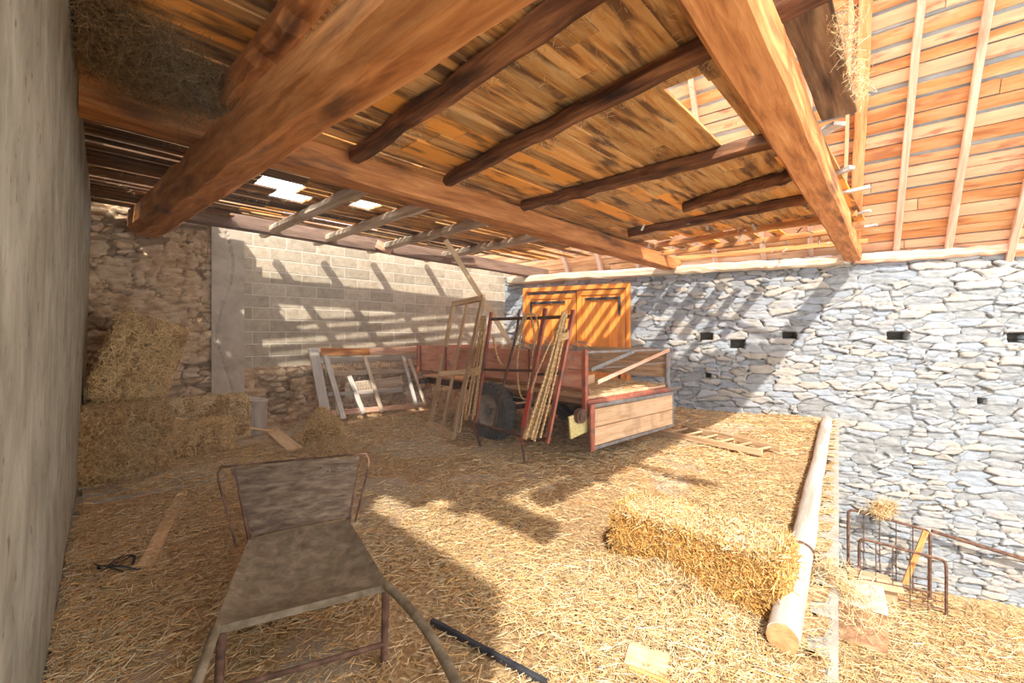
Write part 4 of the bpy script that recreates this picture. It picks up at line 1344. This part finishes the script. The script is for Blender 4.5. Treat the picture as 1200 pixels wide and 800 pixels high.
nb_ = unit(np.cross(q1 - q0, tl_ - q0))
def bq(d):
    p = (q0 * ((1 - s) * (1 - t))[..., None] + q1 * (s * (1 - t))[..., None] + tl_ * ((1 - s) * t)[..., None] + tr_ * (s * t)[..., None])
    return p + nb_ * (d + .03 * np.sin(math.pi * s))[..., None]
gcx = np.stack([s * .6, s * 0, t * .35], -1)
f_ = grid_faces(14, 8)
A1 = bq(0); A2 = bq(-.012)
bk.add(A1, f_, gcx); bk.add(A2, f_[:, ::-1], gcx)
ring = [(i, 0) for i in range(14)] + [(13, j) for j in range(1, 8)] + [(i, 7) for i in range(12, -1, -1)] + [(0, j) for j in range(6, 0, -1)]
r1 = np.array([A1[i, j] for i, j in ring]); r2_ = np.array([A2[i, j] for i, j in ring]); nr = len(ring)
bk.add(np.concatenate([r1, r2_]), [[i, (i + 1) % nr, nr + (i + 1) % nr, nr + i] for i in range(nr)])
rvs = []
for px, py in ((377, 547), (386, 552), (397, 549), (411, 548)):
    c = at(px, py, 2.72)
    rvs.append(('rivet', rod(MB(), c - nb_ * .02, c + nb_ * .02, .005, 7), 'grey_steel'))
for w_ in (tl_ - ZZ * .03, lr(q0, tl_, .1)):
    rod_ = rod(MB(), w_ + (tr_ - tl_) * .02 - nb_ * .01, w_ + (tr_ - tl_) * .02 + nb_ * .02, .009, 7)
    rvs.append(('rivet', rod_, 'rust'))
P_.append(('backrest', bk, 'plywood', False, rvs))
wf = sweep(MB(), smooth_path([at(277, 640, 2.45), at(266, 600, 2.52), at(256, 562, 2.60), at(258, 550, 2.62), at(268, 546, 2.63), at(345, 539, 2.74), at(420, 532, 2.86), at(430, 534, 2.87), at(432, 545, 2.86), at(424, 580, 2.8), at(416, 612, 2.72)], 7), circ(.0065, 8))
P_.append(('wire_back_frame', wf, 'rust', True))
P_.append(('back_post', bar(MB(), at(408, 612, 2.7), tr_ + A3(-.02, .015, 0), .03, .02), 'rust'))
P_.append(('back_post', bar(MB(), at(293, 636, 2.45), tl_ + A3(.02, .015, 0), .02, .02), 'rust'))
ft = at_z(450, 785, .0); lt = fr_ - ZZ * .03 + A3(-.015, .01, 0)
lg_ = MB(); rod(lg_, ft + ZZ * .02, lt, .017, 12); 
fo = MB(); sweep(fo, np.array([ft, ft + ZZ * .012, ft + ZZ * .03]), circ(.028, 12), sc=[1, 1, .7])
P_.append(('leg', lg_, 'rust', True, [('foot_cap', fo, 'grey_steel', True)]))
ft2 = at_z(240, 790, .0); ft2 = A3(fl[0] - .0, fl[1] + .02, 0)
lg_ = MB(); rod(lg_, ft2 + ZZ * .02, fl - ZZ * .03 + A3(.02, .02, 0), .017, 12)
P_.append(('leg', lg_, 'rust', True))
for (p, q_) in ((bl, A3(bl[0] - .05, bl[1] + .12, 0)), (br, A3(br[0] - .02, br[1] + .12, 0))):
    P_.append(('leg', rod(MB(), q_ + ZZ * .005, p - ZZ * .02, .014, 10), 'rust', True))
P_.append(('stretcher', rod(MB(), ft + ZZ * .12, ft2 + ZZ * .12 + (ft2 - ft) * .0, .012, 10), 'rust', True))
tr1 = smooth_path([fr_ - ZZ * .005 + A3(-.01, 0, 0), at(476, 708, 1.88), at(500, 738, 1.74), at(520, 772, 1.60), at(540, 812, 1.46), at(552, 860, 1.34)], 6)
P_.append(('front_tube', sweep(MB(), tr1, circ(.019, 12)), 'dusty_steel', True))
tr1 = smooth_path([fl - ZZ * .005 + A3(.01, 0, 0), at(246, 756, 1.62), at(236, 785, 1.52), at(225, 815, 1.44), at(212, 860, 1.34)], 6)
P_.append(('front_tube', sweep(MB(), tr1, circ(.019, 12)), 'dusty_steel', True))
thing('metal_chair', 'old dusty metal chair with a plywood backrest standing in the foreground', 'chair', P_)

# ------------------------------------------------------------------ lower level
# beam end poking out under the loft edge
c = at(984, 712, 2.72)
tb = MB()
pts = np.array([at(960, 722, 2.85) + ZZ * -.02, at(1044, 745, 2.50)])
p0 = A3(1.83, 2.83, -.33); p1 = at(1020, 725, 2.72)
mbx = MB()
q_ = [at(983, 705, 2.62), at(1041, 722, 2.47), at(1035, 692, 2.92), at(985, 684, 3.05)]
qb = [x - ZZ * y for x, y in zip(q_, (.22, .22, .22, .22))]
mbx.add(q_ + qb, [[0, 1, 2, 3], [7, 6, 5, 4], [0, 4, 5, 1], [1, 5, 6, 2], [2, 6, 7, 3], [3, 7, 4, 0]])
one('feed_box', 'brown wooden box with pale top fixed under the loft edge', 'box', mbx, 'brown_timber')
lid = MB(); lid.add([p + ZZ * .002 + A3(0.0, -.0, 0) for p in q_] + [p + ZZ * .03 for p in q_], [[3, 2, 1, 0], [4, 5, 6, 7], [0, 1, 5, 4], [1, 2, 6, 5], [2, 3, 7, 6], [3, 0, 4, 7]])
one('box_cover', 'pale dusty board lying on top of the brown wooden box', 'board', lid, 'white_wood')
n = 900
C = at(985, 700, 2.7) + RS.normal(0, 1, (n, 3)) * (.05, .12, .07) + A3(-.01, 0, .05)
one('straw_tuft', 'straw tuft spilling over the loft edge onto the wooden box', 'straw', blades(MB(), C, RS.normal(0, 1, (n, 3)), .05 + .1 * RS.rand(n), .002 + .0015 * RS.rand(n), bend=.2 * RS.normal(0, 1, n), two=True), 'straw', kind='stuff')


def hurdle(px0, px1, ytl, ytr, ybl, ybr, off, lab, nb=5):
    Pp = S0 - Sn * off
    tl3 = on_plane(px0, ytl, Pp, Sn); tr3 = on_plane(px1, ytr, Pp, Sn)
    bl3 = on_plane(px0, ybl, Pp, Sn); br3 = on_plane(px1, ybr, Pp, Sn)
    bl3[2] = br3[2] = LOW + .03
    bl3 = A3(tl3[0], tl3[1], LOW + .03); br3 = A3(tr3[0], tr3[1], LOW + .03)
    f = sweep(MB(), smooth_path([bl3, lr(bl3, tl3, .5), tl3 - ZZ * .14, tl3 - ZZ * .03 + (tr3 - tl3) * .02, tl3 + (tr3 - tl3) * .1, lr(tl3, tr3, .5), tl3 + (tr3 - tl3) * .9, tr3 - ZZ * .03 - (tr3 - tl3) * .02, tr3 - ZZ * .14, lr(br3, tr3, .5), br3], 6), circ(.021, 9))
    parts = [('frame', f, 'rust', True)]
    for i in range(3):
        z = LOW + .16 + i * .11
        parts.append(('crossbar', rod(MB(), A3(tl3[0], tl3[1], z), A3(tr3[0], tr3[1], z), .009, 6), 'rust'))
    for i in range(1, nb):
        p = lr(tl3, tr3, i / nb)
        parts.append(('bar', rod(MB(), A3(p[0], p[1], LOW + .05), p - ZZ * .01, .007, 6), 'rust'))
    return thing('steel_hurdle', lab, 'hurdle', parts)


hurdle(994, 1090, 596, 622, 690, 705, .30, 'rusty tubular steel hurdle leaning nearest the stone wall')
hurdle(1007, 1109, 630, 657, 690, 720, .75, 'rusty tubular steel hurdle standing in front of the other one')
one('stick', 'orange wooden stick leaning on the rusty hurdles', 'stick', bar(MB(), A3(*on_plane(1060, 684, S0 - Sn * .55, Sn)), on_plane(1085, 622, S0 - Sn * .42, Sn), .07, .04, up=Sn, n=5, jit=.003), 'orange_timber')
one('rusty_rail', 'long rusty rail fixed along the foot of the stone wall', 'rail', rod(MB(), on_plane(1092, 622, S0 - Sn * .16, Sn), on_plane(1240, 667, S0 - Sn * .16, Sn), .03, 8, n=6, jit=.003), 'rust')
c = on_plane(1036, 596, S0 - Sn * .32, Sn); n = 350
one('straw_tuft', 'straw tuft caught on top of the rusty hurdle', 'straw', blades(MB(), c + RS.normal(0, 1, (n, 3)) * (.1, .05, .07), RS.normal(0, 1, (n, 3)), .1 + .12 * RS.rand(n), .006 + RS.rand(n) * .003, bend=.2 * RS.normal(0, 1, n), two=True), 'straw', kind='stuff')
# cardboard box with pink print
c = on_plane(1030, 700, S0 - Sn * 1.5, Sn); c = at_z(1030, 706, LOW + .0) 
cb = MB(); bar(cb, A3(c[0] - .3, c[1] + .25, LOW + .2), A3(c[0] + .22, c[1] + .0, LOW + .2), .42, .3, c=.002)
fl_ = MB(); bar(fl_, A3(c[0] - .3, c[1] + .02, LOW + .36), A3(c[0] + .2, c[1] - .22, LOW + .36), .2, .006, up=A3(0, -.5, 1), c=.001)
pk = MB(); e_ = unit(A3(.52, -.25, 0)); f0 = A3(c[0] + .22, c[1], LOW + .2)
bar(pk, f0 + e_ * .003 + A3(-.05, -.14, -.02), f0 + e_ * .003 + A3(.06, .10, -.02), .004, .09, c=.001)
thing('cardboard_box', 'open cardboard box with a pink print on the lower straw floor', 'box', [('carton', cb, 'cardboard'), ('flap', fl_, 'cardboard'), ('printed_patch', pk, 'pink_print', False, None, 'pink printed patch')])

# ------------------------------------------------------------------ light
w = bpy.data.worlds.new('world'); scene.world = w; w.use_nodes = True
bg = w.node_tree.nodes['Background']; bg.inputs[0].default_value = (.86, .93, 1.0, 1); bg.inputs[1].default_value = 1.85
sun = bpy.data.lights.new('sun', 'SUN'); sun.energy = 3.8; sun.angle = math.radians(1.2); sun.color = (1.0, .965, .90)
so = bpy.data.objects.new('sun', sun); COL.objects.link(so)
tosun = (-V2 * .67 - U2 * .70 + ZZ * .98)
so.rotation_euler = Vector(tosun).to_track_quat('Z', 'Y').to_euler()
so.location = Vector(tosun) * 12

# faint dust haze hanging inside the barn
hz_ = MB(); prism(hz_, [W(.2, 1.5), W(7.0, 1.5), W(6.6, 7.1), W(.2, 7.1)], .3, 3.0)
hm = bpy.data.materials.new('dust_haze'); hm.use_nodes = True
ht = hm.node_tree; ht.nodes.clear()
ho = ht.nodes.new('ShaderNodeOutputMaterial'); hv = ht.nodes.new('ShaderNodeVolumeScatter')
hv.inputs['Color'].default_value = (1, .97, .92, 1); hv.inputs['Density'].default_value = .015; hv.inputs['Anisotropy'].default_value = .2
ht.links.new(hv.outputs[0], ho.inputs['Volume']); MATS['dust_haze'] = hm
one('dust_haze', 'faint sunlit dust haze hanging in the air under the planks', 'haze', hz_, 'dust_haze', kind='stuff')

scene.view_settings.view_transform = 'Standard'
scene.view_settings.look = 'None'
scene.view_settings.gamma = 1.0
scene.view_settings.use_curve_mapping = False
scene.view_settings.exposure = 1.0
scene.cycles.use_denoising = True
scene.cycles.max_bounces = 10
scene.cycles.diffuse_bounces = 7
